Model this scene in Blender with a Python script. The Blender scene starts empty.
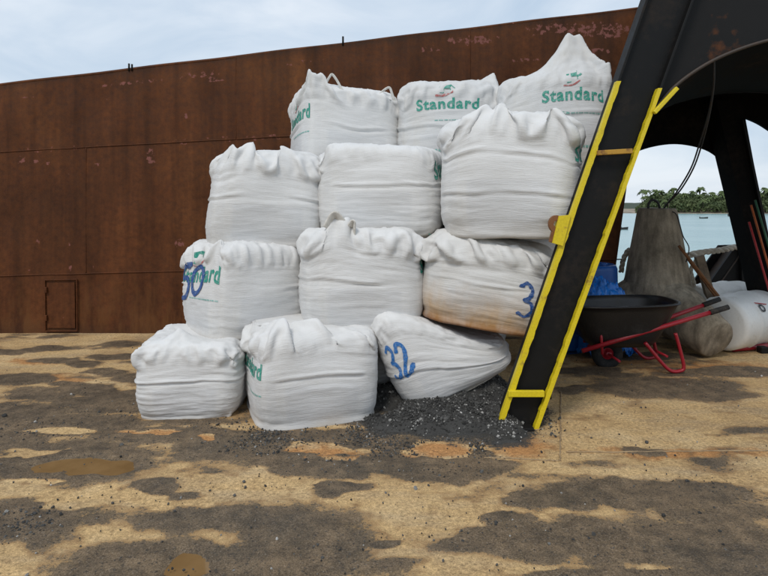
import bpy, bmesh, math, random
import numpy as np
from mathutils import Vector, Matrix
from mathutils.bvhtree import BVHTree

# =====================================================================
# camera, sky, sun, exposure
# =====================================================================
sc = bpy.context.scene
COL = sc.collection
F, CX, HY, CH = 577.0, 384.0, 208.0, 1.55      # focal length (px), centre column, horizon row, eye height (m)
cam = bpy.data.objects.new('camera', bpy.data.cameras.new('camera'))
COL.objects.link(cam); sc.camera = cam
cam.location = (0, 0, CH); cam.rotation_euler = (math.radians(90), 0, 0)
cam.data.sensor_width = 36.0; cam.data.lens = 36.0*F/768.0
cam.data.shift_y = -(288.0-HY)/768.0
cam.data.clip_start = .05; cam.data.clip_end = 20000

SUN_EL, SUN_AZ = math.radians(52), math.radians(205)   # azimuth clockwise from +Y: behind the camera, to its left
world = bpy.data.worlds.new('World'); sc.world = world; world.use_nodes = True
wn, wl = world.node_tree.nodes, world.node_tree.links
bg = wn['Background']; bg.inputs[1].default_value = .10
sky = wn.new('ShaderNodeTexSky'); sky.sky_type = 'NISHITA'; sky.sun_disc = False
sky.sun_elevation = SUN_EL; sky.sun_rotation = SUN_AZ; sky.air_density = 1.2; sky.dust_density = 2.0
tc = wn.new('ShaderNodeTexCoord'); mp = wn.new('ShaderNodeMapping'); mp.inputs['Scale'].default_value = (1, 1, 2.6)
wl.new(tc.outputs['Generated'], mp.inputs[0])
n1 = wn.new('ShaderNodeTexNoise'); n1.inputs['Scale'].default_value = 3.2; n1.inputs['Detail'].default_value = 7; n1.inputs['Roughness'].default_value = .52
n1.inputs['Distortion'].default_value = .5
wl.new(mp.outputs[0], n1.inputs['Vector'])
cr = wn.new('ShaderNodeValToRGB'); cr.color_ramp.elements[0].position = .36; cr.color_ramp.elements[1].position = .68
cr.color_ramp.elements[0].color = (4.6, 5.7, 7.0, 1); cr.color_ramp.elements[1].color = (7.2, 7.8, 8.5, 1)
wl.new(n1.outputs[0], cr.inputs[0])
mx = wn.new('ShaderNodeMix'); mx.data_type = 'RGBA'; mx.inputs[0].default_value = .88
wl.new(sky.outputs[0], mx.inputs[6]); wl.new(cr.outputs[0], mx.inputs[7]); wl.new(mx.outputs[2], bg.inputs[0])
sun = bpy.data.objects.new('sun', bpy.data.lights.new('sun', 'SUN')); COL.objects.link(sun)
sun.data.energy = 1.4; sun.data.angle = math.radians(14); sun.data.color = (1.0, .95, .88)
sd = Vector((math.sin(SUN_AZ)*math.cos(SUN_EL), math.cos(SUN_AZ)*math.cos(SUN_EL), math.sin(SUN_EL)))
sun.rotation_euler = sd.to_track_quat('Z', 'Y').to_euler()
sc.view_settings.view_transform = 'Standard'; sc.view_settings.look = 'None'
sc.view_settings.exposure = .25; sc.view_settings.gamma = 1.0; sc.view_settings.use_curve_mapping = False

# =====================================================================
# helpers
# =====================================================================
def P(px, py, d):                      # photo pixel at depth d -> point
    return Vector(((px-CX)/F*d, d, CH-(py-HY)/F*d))
def G(px, py):                         # photo pixel on the deck
    return P(px, py, CH*F/(py-HY))

def tag(o, label=None, cat=None, group=None, kind=None):
    if label: o['label'] = label
    if cat: o['category'] = cat
    if group: o['group'] = group
    if kind: o['kind'] = kind
    return o
def empty(name, loc=(0, 0, 0), label=None, cat=None, group=None):
    o = bpy.data.objects.new(name, None); COL.objects.link(o); o.location = loc
    o.empty_display_size = .1
    return tag(o, label, cat, group)
def link(name, me, mat, parent=None, smooth=False):
    if isinstance(me, bmesh.types.BMesh):
        bm = me; me = bpy.data.meshes.new(name); bm.to_mesh(me); bm.free()
    if smooth: me.polygons.foreach_set('use_smooth', [True]*len(me.polygons))
    if mat is not None and not me.materials: me.materials.append(mat)
    o = bpy.data.objects.new(name, me); COL.objects.link(o)
    if parent is not None:
        o.parent = parent
        r = parent; off = Vector(r.location)
        while r.parent is not None:
            r = r.parent; off += Vector(r.location)
        o.location = -off            # parts are written in scene coordinates
    return o
def data(name, V, faces, mat, parent=None, smooth=False):
    me = bpy.data.meshes.new(name); me.from_pydata([tuple(v) for v in V], [], [tuple(f) for f in faces]); me.update()
    return link(name, me, mat, parent, smooth)

def bm_box(bm, c, s, R=None, bev=0.0):
    r = bmesh.ops.create_cube(bm, size=1.0)
    vs = r['verts']
    bmesh.ops.scale(bm, vec=s, verts=vs)
    if bev:
        ed = list({e for v in vs for e in v.link_edges})
        b = bmesh.ops.bevel(bm, geom=ed, offset=bev, segments=2, affect='EDGES', profile=.5)
        vs = list({v for f in b['faces'] for v in f.verts} | {v for v in vs if v.is_valid})
    M = Matrix.Translation(c) @ (R.to_4x4() if R is not None else Matrix())
    bmesh.ops.transform(bm, matrix=M, verts=vs)
    return vs
def bm_beam(bm, a, b, w, h, up=Vector((0, -1, 0)), bev=.004):
    """rectangular bar from a to b; h is its size along `up`, w across"""
    a, b = Vector(a), Vector(b); z = (b-a); L = z.length; z.normalize()
    x = up.cross(z).normalized(); y = z.cross(x)
    R = Matrix((x, y, z)).transposed()
    return bm_box(bm, (a+b)/2, (w, h, L), R, bev)
def bm_tube(bm, pts, r, seg=8, cap=True, flat=1.0):
    pts = [Vector(p) for p in pts]; n = len(pts)
    rr = r if hasattr(r, '__len__') else [r]*n
    rings = []; prev = None
    for i, p in enumerate(pts):
        t = (pts[min(i+1, n-1)]-pts[max(i-1, 0)]).normalized()
        if prev is None:
            a = t.orthogonal().normalized()
        else:
            a = prev - t*prev.dot(t)
            a = a.normalized() if a.length > 1e-6 else t.orthogonal().normalized()
        prev = a; b = t.cross(a)
        rings.append([bm.verts.new(p + a*math.cos(k*2*math.pi/seg)*rr[i] + b*math.sin(k*2*math.pi/seg)*rr[i]*flat) for k in range(seg)])
    for i in range(n-1):
        for k in range(seg):
            f = bm.faces.new((rings[i][k], rings[i][(k+1) % seg], rings[i+1][(k+1) % seg], rings[i+1][k])); f.smooth = True
    if cap:
        bm.faces.new(list(reversed(rings[0]))); bm.faces.new(rings[-1])
def bm_lathe(bm, prof, seg=32, M=None):
    """revolve (r, z) profile about z; M places it"""
    M = M or Matrix(); rings = []
    for r, z in prof:
        rings.append([bm.verts.new(M @ Vector((max(r, 1e-4)*math.cos(k*2*math.pi/seg), max(r, 1e-4)*math.sin(k*2*math.pi/seg), z))) for k in range(seg)])
    for i in range(len(prof)-1):
        for k in range(seg):
            f = bm.faces.new((rings[i][k], rings[i][(k+1) % seg], rings[i+1][(k+1) % seg], rings[i+1][k])); f.smooth = True
def bm_prism(bm, pts, dv):
    """polygon pts extruded along dv"""
    a = [bm.verts.new(p) for p in pts]; b = [bm.verts.new(Vector(p)+Vector(dv)) for p in pts]; n = len(pts)
    bm.faces.new(a); bm.faces.new(list(reversed(b)))
    for i in range(n): bm.faces.new((a[i], b[i], b[(i+1) % n], a[(i+1) % n]))
    bmesh.ops.recalc_face_normals(bm, faces=bm.faces)
def spline(pts, k=8):
    pts = [np.array(p, float) for p in pts]; out = []
    for i in range(len(pts)-1):
        p0 = pts[max(i-1, 0)]; p1 = pts[i]; p2 = pts[i+1]; p3 = pts[min(i+2, len(pts)-1)]
        for j in range(k):
            t = j/k
            out.append(.5*((2*p1)+(-p0+p2)*t+(2*p0-5*p1+4*p2-p3)*t*t+(-p0+3*p1-3*p2+p3)*t**3))
    out.append(pts[-1]); return out

def hsh(ix, iy, iz, s):
    h = (ix.astype(np.int64)*374761393 + iy.astype(np.int64)*668265263 + iz.astype(np.int64)*2147483647 + s*1274126177) & 0xffffffff
    h = ((h ^ (h >> 13))*1274126177) & 0xffffffff
    h = ((h ^ (h >> 16))*2246822519) & 0xffffffff
    return ((h ^ (h >> 15)) & 0xffffff)/float(0xffffff)
def vn(x, y, z=0., s=0):
    x, y, z = np.broadcast_arrays(np.asarray(x, float), np.asarray(y, float), np.asarray(z, float))
    ix, iy, iz = np.floor(x), np.floor(y), np.floor(z)
    fx, fy, fz = x-ix, y-iy, z-iz
    fx, fy, fz = (f*f*(3-2*f) for f in (fx, fy, fz))
    r = 0
    for a in (0, 1):
        for b in (0, 1):
            for c in (0, 1):
                w = (fx if a else 1-fx)*(fy if b else 1-fy)*(fz if c else 1-fz)
                r = r + w*hsh(ix+a, iy+b, iz+c, s)
    return r
def fbm(x, y, z=0., s=0, o=4, g=.5):
    r = 0; a = 1; t = 0; f = 1
    for i in range(o):
        r = r + a*vn(np.asarray(x)*f, np.asarray(y)*f, np.asarray(z)*f, s+i*17); t += a; a *= g; f *= 2.03
    return r/t
def sstep(a, b, x):
    t = np.clip((x-a)/(b-a), 0, 1); return t*t*(3-2*t)

# ---------------------------------------------------------------- materials
class NT:
    def __init__(s, name):
        s.m = bpy.data.materials.new(name); s.m.use_nodes = True
        s.n, s.l = s.m.node_tree.nodes, s.m.node_tree.links
        s.b = s.n['Principled BSDF']
    def new(s, t, **kw):
        o = s.n.new('ShaderNode'+t)
        for k, v in kw.items(): setattr(o, k, v)
        return o
    def set(s, sock, v):
        if hasattr(v, 'is_linked') or isinstance(v, bpy.types.NodeSocket): s.l.new(v, sock)
        else: sock.default_value = v
    def coord(s, kind='Object'): return s.new('TexCoord').outputs[kind]
    def attr(s, name, out='Fac'):
        a = s.new('Attribute'); a.attribute_name = name; return a.outputs[out]
    def map(s, v, scale=(1, 1, 1), loc=(0, 0, 0)):
        o = s.new('Mapping'); s.l.new(v, o.inputs[0]); o.inputs['Scale'].default_value = scale; o.inputs['Location'].default_value = loc; return o.outputs[0]
    def noise(s, v, scale, detail=4, rough=.5, dist=0):
        o = s.new('TexNoise'); s.l.new(v, o.inputs['Vector']); o.inputs['Scale'].default_value = scale
        o.inputs['Detail'].default_value = detail; o.inputs['Roughness'].default_value = rough; o.inputs['Distortion'].default_value = dist
        return o.outputs[0]
    def ramp(s, v, *st):
        o = s.new('ValToRGB'); s.l.new(v, o.inputs[0]); e = o.color_ramp.elements
        while len(e) < len(st): e.new(.5)
        for k, (p, c) in enumerate(st):
            e[k].position = p; e[k].color = (c, c, c, 1) if not hasattr(c, '__len__') else (*c[:3], 1)
        return o.outputs[0]
    def mix(s, f, a, b, mode='MIX'):
        o = s.new('Mix', data_type='RGBA', blend_type=mode)
        s.set(o.inputs[0], f)
        for k, v in ((6, a), (7, b)):
            if isinstance(v, bpy.types.NodeSocket): s.l.new(v, o.inputs[k])
            else: o.inputs[k].default_value = (*v[:3], 1)
        return o.outputs[2]
    def math(s, op, a, b=0., c=0.):
        o = s.new('Math', operation=op)
        for k, v in enumerate((a, b, c)):
            s.set(o.inputs[k], v)
        return o.outputs[0]
    def bump(s, h, strength=.3, dist=.01, nrm=None):
        o = s.new('Bump'); s.l.new(h, o.inputs['Height']); o.inputs['Strength'].default_value = strength; o.inputs['Distance'].default_value = dist
        if nrm is not None: s.l.new(nrm, o.inputs['Normal'])
        return o.outputs[0]
    def done(s, col, rough=.6, nrm=None, metal=0., spec=.5):
        if isinstance(col, bpy.types.NodeSocket): s.l.new(col, s.b.inputs['Base Color'])
        else: s.b.inputs['Base Color'].default_value = (*col[:3], 1)
        s.set(s.b.inputs['Roughness'], rough); s.b.inputs['Metallic'].default_value = metal
        s.b.inputs['Specular IOR Level'].default_value = spec
        if nrm is not None: s.l.new(nrm, s.b.inputs['Normal'])
        return s.m

def worn(name, col, dirt, rough=.5, scale=6., lo=.5, hi=.7, fine=.25, spec=.5):
    """paint or plastic with grime / rust showing in patches"""
    t = NT(name); c = t.coord()
    a = t.noise(c, scale, 6, .62); b = t.noise(c, scale*9, 4, .6)
    f = t.ramp(t.math('ADD', a, t.math('MULTIPLY', t.math('SUBTRACT', b, .5), .35)), (lo, 0.), (hi, 1.))
    k = t.mix(f, col, dirt)
    k = t.mix(fine, k, t.mix(1., k, t.ramp(b, (.3, .35), (.7, 1.)), 'MULTIPLY'))
    r = t.math('ADD', rough, t.math('MULTIPLY', f, .25))
    return t.done(k, r, t.bump(b, .25, .004), spec=spec)

M = {}
M['black'] = worn('black_steel_paint', (.0075, .0072, .0072), (.03, .022, .017), .55, 2.2, .52, .78, .25, .22)
M['blackrust'] = worn('black_rusty_steel', (.0105, .0095, .009), (.10, .038, .016), .6, 1.5, .60, .72, .25, .22)
M['edge'] = worn('scuffed_steel_edge', (.05, .035, .026), (.09, .05, .03), .6, 8.)
M['matte'] = worn('matte_black_steel', (.008, .0075, .0075), (.025, .019, .015), .9, 2.2, .52, .78, .25, .08)  # dull black steel with hardly any reflection, for soffit and rear frame
M['yellow'] = worn('yellow_paint', (.75, .58, .012), (.34, .2, .03), .42, 9., .60, .74, .3)
M['yrust'] = worn('rusty_yellow_paint', (.5, .27, .03), (.2, .09, .03), .6, 9., .45, .6)
M['rust'] = worn('orange_rust', (.22, .09, .03), (.10, .04, .02), .8, 12.)
M['red'] = worn('red_enamel', (.33, .012, .022), (.12, .02, .015), .35, 9., .6, .8)
M['tray'] = worn('black_plastic_tray', (.010, .010, .011), (.03, .028, .026), .42, 7., .55, .8)
M['rubber'] = worn('tyre_rubber', (.012, .012, .012), (.07, .06, .05), .8, 10., .5, .7)
M['blue'] = worn('blue_plastic', (.006, .085, .33), (.02, .07, .16), .4, 5., .58, .8)
M['tarp'] = worn('blue_tarpaulin', (.008, .17, .60), (.015, .09, .3), .35, 6., .6, .8)
M['white'] = worn('white_plastic', (.80, .79, .75), (.5, .46, .38), .4, 4., .6, .85, .1)
M['mark'] = worn('black_print', (.015, .015, .015), (.03, .03, .03), .6)
M['redprint'] = worn('red_print', (.45, .03, .03), (.3, .03, .03), .6)
M['rope'] = worn('pale_rope', (.58, .52, .42), (.34, .28, .21), .9, 14., .45, .7)
M['cable'] = worn('dark_cable', (.02, .02, .022), (.05, .045, .04), .6)
M['wood'] = worn('weathered_wood', (.20, .15, .10), (.08, .06, .045), .9, 9., .4, .7)
M['green'] = worn('faded_green_stick', (.05, .16, .08), (.1, .1, .06), .6)
M['orange'] = worn('orange_stick', (.5, .12, .03), (.25, .1, .05), .6)
M['boat'] = worn('dark_boat', (.03, .028, .026), (.08, .07, .06), .6)
M['skin'] = worn('dark_clothing', (.05, .05, .06), (.1, .08, .07), .8)

def mat_concrete():
    t = NT('weathered_concrete'); c = t.coord()
    a = t.noise(c, 2.5, 6, .6); b = t.noise(t.map(c, (7, 7, 1.0)), 2.2, 5, .6); g = t.noise(c, 60, 3, .6)
    k = t.ramp(a, (.3, (.20, .165, .118)), (.55, (.40, .335, .245)), (.75, (.52, .45, .345)))
    k = t.mix(.75, k, t.ramp(b, (.3, .3), (.65, 1.)), 'MULTIPLY')
    k = t.mix(.4, k, t.ramp(g, (.3, .5), (.7, 1.)), 'MULTIPLY')
    return t.done(k, .9, t.bump(g, .5, .006, t.bump(a, .4, .03)), spec=.2)
M['concrete'] = mat_concrete()

def mat_wall():
    t = NT('rusted_red_oxide_plate'); c = t.coord()
    st = t.noise(t.map(c, (3.0, 1, .20)), 1.6, 5, .58)           # vertical run marks
    big = t.noise(c, .75, 5, .6); fine = t.noise(c, 14, 6, .65); pit = t.noise(c, 70, 3, .6)
    k = t.ramp(big, (.30, (.060, .0215, .0082)), (.52, (.095, .0315, .0105)), (.72, (.128, .046, .0145)))
    k = t.mix(.8, k, t.ramp(st, (.28, .40), (.5, .92), (.72, 1.45)), 'MULTIPLY')
    k = t.mix(.65, k, t.ramp(fine, (.3, .5), (.7, 1.35)), 'MULTIPLY')
    rs = t.math('MULTIPLY', t.attr('rust'), t.ramp(t.noise(t.map(c, (3, 1, .8)), 3., 6, .65), (.42, 0.), (.62, 1.)))
    k = t.mix(rs, k, (.125, .050, .016))
    drk = t.math('MULTIPLY', t.attr('grime'), .8)
    k = t.mix(drk, k, (.022, .016, .012))
    ch = t.math('ADD', t.attr('chip'), t.math('MULTIPLY', t.math('SUBTRACT', fine, .5), 1.7))
    chm = t.ramp(ch, (.30, 0.), (.38, 1.))
    k = t.mix(chm, k, t.mix(fine, (.11, .038, .028), (.27, .105, .085)))
    r = t.ramp(fine, (.3, .5), (.7, .8))
    return t.done(k, r, t.bump(chm, -.3, .004, t.bump(pit, .3, .003, t.bump(fine, .35, .008))), spec=.18)
M['wall'] = mat_wall()

def mat_bag(name, stain=None, tint=(.665, .66, .65), dirt=.35):
    t = NT(name); v = t.attr('rest', 'Vector')
    w1 = t.noise(t.map(v, (3.2, 3.2, 34)), 1.3, 4, .6, .6)
    w2 = t.noise(t.map(v, (9, 9, 95)), 1.2, 3, .6, .3)
    w3 = t.ramp(t.noise(t.map(v, (14, 14, 170)), 1.1, 3, .6, .5), (.35, 0.), (.65, 1.))
    weave = t.noise(v, 160, 2, .5)
    d = t.noise(v, 3.5, 6, .65)
    k = t.mix(t.ramp(d, (.45, 0.), (.75, dirt)), tint, (.50, .47, .42))
    sp = t.noise(v, 38, 3, .7)
    k = t.mix(t.ramp(sp, (.70, 0.), (.76, .35)), k, (.34, .32, .29))
    # sewn side panels: slightly greyer rectangles and paler strap bands
    sx = t.new('SeparateXYZ'); t.l.new(v, sx.inputs[0])
    ed = t.attr('panel')
    k = t.mix(t.math('MULTIPLY', ed, .5), k, (.545, .55, .56))
    z = sx.outputs[2]
    low = t.ramp(t.math('SUBTRACT', z, t.math('MULTIPLY', t.math('SUBTRACT', d, .5), .22)), (.02, .85), (.10, .35), (.24, 0.))
    k = t.mix(low, k, (.40, .35, .28))
    if stain:
        s = t.ramp(t.math('SUBTRACT', z, t.math('MULTIPLY', t.math('SUBTRACT', t.noise(t.map(v, (3, 3, 1)), 2.5, 4, .6), .5), .5)), (.10, 1.), (.22, .72), (.40, .28), (.64, 0.))
        k = t.mix(s, k, t.mix(t.ramp(z, (.08, 0.), (.26, 1.)), (.19, .07, .018), stain))
    b = t.bump(weave, .05, .002, t.bump(w3, .30, .003, t.bump(w2, .34, .005, t.bump(w1, .24, .010))))
    m = t.done(k, .62, b, spec=.35)
    t.b.inputs['Sheen Weight'].default_value = .08
    return m
M['bag'] = mat_bag('white_woven_bag')
M['bagdirty'] = mat_bag('white_woven_bag_dusty', None, (.60, .60, .595), .7)
M['bagrust'] = mat_bag('white_woven_bag_rust_stained', (.50, .30, .12), (.63, .62, .60), .6)
def mat_print(name, col, fade):
    t = NT(name); c = t.coord()
    k = t.mix(t.ramp(t.noise(c, 55, 4, .7), (.45, 0.), (.72, fade)), col, (.6, .65, .64))
    return t.done(k, .6)
M['pgreen'] = mat_print('green_bag_print', (.006, .25, .18), .45)
M['ppale'] = mat_print('pale_green_bag_print', (.16, .42, .36), .9)
M['pred'] = mat_print('red_bag_print', (.42, .10, .09), .9)
M['spray'] = mat_print('blue_spray_paint', (.008, .062, .24), .3)
M['spray2'] = mat_print('bright_blue_spray_paint', (.010, .13, .40), .3)

# =====================================================================
# the deck
# =====================================================================
# damp mud and grit stains seen on the deck: centre and half size in photo pixels
WET = [(60,425,95,13),(20,415,60,12),(70,462,95,22),(5,440,40,12),(180,437,95,10),(300,440,110,11),(230,450,60,10),(330,464,90,13),(450,450,80,22),(440,470,75,12),
       (110,405,60,9),(160,398,60,8),(170,490,44,10),(25,523,52,26),(245,521,122,17),(300,545,68,42),(190,566,140,24),(100,580,70,10),(345,488,38,7),(372,539,18,5),
       (8,352,20,3),(55,348,16,3),(120,344,20,3.5),(108,357,26,3.5),(35,350,12,2),(56,360,22,3),(82,364,20,3),(20,379,38,6),(42,397,38,5),(92,390,36,6),(108,371,22,4),(135,378,20,5),(118,400,32,8),(70,384,22,3),
       (160,345,22,3),(185,352,26,4),(640,497,112,16),(560,503,60,11),(700,490,50,11),(610,540,175,20),(720,545,80,24),(480,540,60,12),(640,573,130,8),(755,560,60,18),
       (668,388,76,11),(573,390,26,4),(715,395,40,7),(640,356,60,4),(735,372,50,6),(590,372,40,4),(500,520,30,6),(640,450,20,4)]
DRY = [(70,431,36,5),(152,433,34,2.2),(30,452,34,4),(334,451,42,7),(442,449,32,9),(522,447,40,14),(208,438,10,4),(110,500,90,9),(40,480,30,3),(240,482,60,12)]
ORANGE = [(205,439,26,5),(150,434,60,4),(335,453,45,8),(442,450,34,10),(520,448,44,14),(680,452,110,6),(40,361,40,4),(60,378,40,6),(410,462,50,12),(700,368,90,9),(300,455,40,7),(60,466,90,14),(620,360,60,8)]
def field(px, py, L):
    f = np.full(px.shape, -3.)
    for cx, cy, rx, ry in L:
        f = np.maximum(f, 1-np.sqrt(((px-cx)/rx)**2+((py-cy)/ry)**2))
    return f
GX, GY = .72, 4.62                    # crest of the spilled gravel
def heap_r(x, y):
    r = np.sqrt((np.where(x < GX, (x-GX)/1.0, (x-GX)/.46))**2 + (np.where(y < GY, (y-GY)/.78, (y-GY)/.9))**2)
    r = r + (fbm(x*3.4, y*3.4, 0, 71, 4)-.5)*.75
    return r
def heap(x, y):
    return .27*np.clip(1-heap_r(x, y), 0, 1)**1.25
def deck_z(x, y):
    return (fbm(x*1.3, y*1.3, 0, 5, 3)-.5)*.014 + (fbm(x*9, y*9, 0, 8, 3)-.5)*.005

def build_deck():
    xs = np.arange(-6.6, 8.2, .026); ys = np.concatenate([np.arange(1.5, 4.6, .020), np.arange(4.6, 8.4, .036)])
    X, Y = np.meshgrid(xs, ys); nx, ny = len(xs), len(ys)
    wx = X + (fbm(X*7, Y*9, 0, 61, 3)-.5)*.13 + (fbm(X*2.2, Y*2.2, 0, 31, 4)-.5)*.16; wy = Y + (fbm(X*7, Y*9, 0, 67, 3)-.5)*.13 + (fbm(X*2.2, Y*2.2, 0, 47, 4)-.5)*.16
    px = CX + F*wx/wy; py = HY + F*CH/wy
    wet = field(px, py, WET); dry = field(px, py, DRY)+(fbm(X*8, Y*14, 0, 83, 3)-.5)*1.5; org = field(px, py, ORANGE)
    out = (px < -30) | (px > 800) | (py > 590)
    gen = (fbm(X*1.1, Y*2.6, 0, 91, 4)-.52)*5
    wet = np.where(out, np.maximum(gen, -1), wet)
    far = sstep(6.2, 7.0, Y)*sstep(2.6, 2.0, X)
    wet = np.clip(wet*1.6, -1, 1)
    wet = np.maximum(wet, (fbm(X*2.0, Y*4.5, 0, 12, 4)-.68)*3.0)
    wet = np.where(dry > -.2, np.minimum(wet, -dry*2.2), wet)
    z = deck_z(X, Y)
    h = heap(X, Y)
    grav = sstep(1.32, .85, heap_r(X, Y))
    z += np.clip(wet, -.3, .4)*.010*(fbm(X*6, Y*6, 0, 3, 3)+.2)
    # lowered basins that hold the puddles
    for (cx, cy, rx, ry) in PUD:
        b = 1-np.sqrt(((px-cx)/rx)**2+((py-cy)/ry)**2)
        z -= sstep(-.25, .35, b)*.028
        wet = np.where(b > -.2, np.maximum(wet, sstep(-.2, .2, b)*.9), wet)
    V = np.stack([X, Y, z], -1).reshape(-1, 3)
    i = np.arange(ny*nx).reshape(ny, nx)
    Q = np.stack([i[:-1,:-1], i[:-1,1:], i[1:,1:], i[1:,:-1]], -1).reshape(-1, 4)
    me = bpy.data.meshes.new('deck')
    k = len(V)
    S = [(-16,-6,-.03),(14,-6,-.03),(14,8.4,-.03),(-16,8.4,-.03),(-16,-6,-1.9),(14,-6,-1.9),(14,8.4,-1.9),(-16,8.4,-1.9)]
    V = np.concatenate([V, np.array(S)])
    Q = np.concatenate([Q, np.array([(0,1,2,3),(1,0,4,5),(2,1,5,6),(3,2,6,7),(0,3,7,4)])+k])
    me.from_pydata(V.tolist(), [], Q.tolist()); me.update()
    me.polygons.foreach_set('use_smooth', [True]*(len(Q)-5)+[False]*5)
    pad = np.zeros(8)
    for nm, a in (('wet', wet), ('org', org), ('grav', grav)):
        at = me.attributes.new(nm, 'FLOAT', 'POINT'); at.data.foreach_set('value', np.concatenate([a.reshape(-1), pad]).astype(np.float32))
    return me
PUD = [(84, 466, 58, 8.5), (192, 566, 30, 10), (60, 372, 1, 1)]

def mat_deck():
    t = NT('muddy_rusty_deck'); c = t.coord()
    n1 = t.noise(c, 1.6, 6, .6); n2 = t.noise(c, 9, 7, .66); n3 = t.noise(c, 48, 5, .68); n4 = t.noise(c, 150, 3, .6)
    st = t.noise(t.map(c, (.7, 2.6, 1)), 2.3, 6, .62)
    tan = t.ramp(n1, (.30, (.40, .262, .128)), (.5, (.56, .375, .178)), (.72, (.66, .475, .255)))
    tan = t.mix(t.ramp(st, (.48, 0.), (.70, .6)), tan, (.40, .305, .195))
    org = t.ramp(t.math('ADD', t.attr('org'), t.math('MULTIPLY', t.math('SUBTRACT', n2, .5), 1.6)), (.0, 0.), (.6, .85))
    tan = t.mix(org, tan, (.46, .215, .075))
    tan = t.mix(t.ramp(n2, (.54, 0.), (.72, .55)), tan, (.23, .135, .065))
    tan = t.mix(.75, tan, t.ramp(n3, (.32, .45), (.66, 1.35)), 'MULTIPLY')
    tan = t.mix(.6, tan, t.ramp(n4, (.35, .55), (.65, 1.35)), 'MULTIPLY')
    mud = t.mix(t.ramp(t.math('ADD', t.math('MULTIPLY', n1, .6), t.math('MULTIPLY', n2, .4)), (.40, 0.), (.60, 1.)), t.ramp(n2, (.3, (.074, .056, .038)), (.7, (.135, .101, .066))), t.ramp(n2, (.3, (.118, .082, .050)), (.7, (.23, .162, .098))))
    mud = t.mix(t.ramp(n3, (.54, 0.), (.66, .8)), mud, (.038, .034, .030))
    mud = t.mix(t.ramp(n4, (.60, 0.), (.72, .55)), mud, (.21, .19, .165))
    mud = t.mix(.7, mud, t.ramp(n4, (.36, .45), (.64, 1.5)), 'MULTIPLY')
    e = t.math('ADD', t.attr('wet'), t.math('ADD', t.math('MULTIPLY', t.math('SUBTRACT', n2, .5), 1.15), t.math('MULTIPLY', t.math('SUBTRACT', n3, .5), .85)))
    f = t.ramp(e, (.40, 0.), (.47, .62), (.62, 1.))      # attribute is stored around .0 ; ramp reads e below
    # remap: shift so that the edge of a stain lies at 0
    f = t.ramp(t.math('MULTIPLY_ADD', e, .5, .5), (.485, 0.), (.515, .85), (.60, 1.))
    rim = t.ramp(t.math('MULTIPLY_ADD', e, .5, .5), (.36, 0.), (.48, .6), (.52, 0.))
    k = t.mix(rim, tan, (.20, .105, .045))
    k = t.mix(f, k, mud)
    gr = t.ramp(t.math('ADD', t.attr('grav'), t.math('MULTIPLY', t.math('SUBTRACT', n3, .5), 1.6)), (.42, 0.), (.60, .95))
    k = t.mix(gr, k, t.ramp(t.noise(c, 190, 3, .7), (.35, (.018, .017, .016)), (.55, (.06, .057, .052)), (.72, (.19, .18, .165))))
    r = t.mix(f, t.ramp(n2, (.3, .75), (.7, .95)), t.ramp(n1, (.38, .48), (.62, .85)))
    h = t.math('ADD', t.math('MULTIPLY', n3, .6), t.math('MULTIPLY', n4, .3))
    nb = t.bump(h, .8, .016, t.bump(n2, .35, .02))
    return t.done(k, r, nb, spec=.22)
M['deck'] = mat_deck()
deck = link('deck', build_deck(), M['deck']); tag(deck, kind='structure')

# muddy puddles standing in the basins
def mat_puddle():
    t = NT('muddy_puddle_water'); c = t.coord()
    n = t.noise(c, 5, 4, .6)
    return t.done(t.ramp(n, (.3, (.17, .098, .038)), (.7, (.235, .14, .058))), .06, t.bump(t.noise(c, 14, 2, .5), .03, .004), spec=.5)
M['puddle'] = mat_puddle()
for (cx, cy, rx, ry) in PUD[:2]:
    bm = bmesh.new(); vs = []
    for k in range(56):
        a = k/56*2*math.pi
        q = 1.0 + .0*a
        g = G(cx+math.cos(a)*rx*1.5, cy+math.sin(a)*ry*1.6)
        vs.append(bm.verts.new((g.x, g.y, -.0125)))
    bm.faces.new(vs); o = link('puddle', bm, M['puddle']); tag(o, kind='structure')

# weld beads where deck plates meet
def mat_weld():
    t = NT('worn_weld_bead'); c = t.coord(); n = t.noise(c, 20, 5, .6)
    return t.done(t.ramp(n, (.3, (.20, .135, .075)), (.7, (.40, .28, .15))), .8, t.bump(n, .4, .005))
M['weld'] = mat_weld()
for a, b in ((G(560, 461), G(561, 392)), (G(566, 452), G(900, 450)), (G(484, 458), G(559, 461))):
    bm = bmesh.new(); n = 60
    pts = [a.lerp(b, k/n) for k in range(n+1)]
    pts = [Vector((p.x + random.Random(k).uniform(-.004, .004), p.y+random.Random(k+99).uniform(-.004, .004), float(deck_z(p.x, p.y))+.001)) for k, p in enumerate(pts)]
    bm_tube(bm, pts, [.004+.003*random.Random(k*7).random() for k in range(n+1)], 6)
    o = link('weld_bead', bm, M['weld'], deck)

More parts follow.
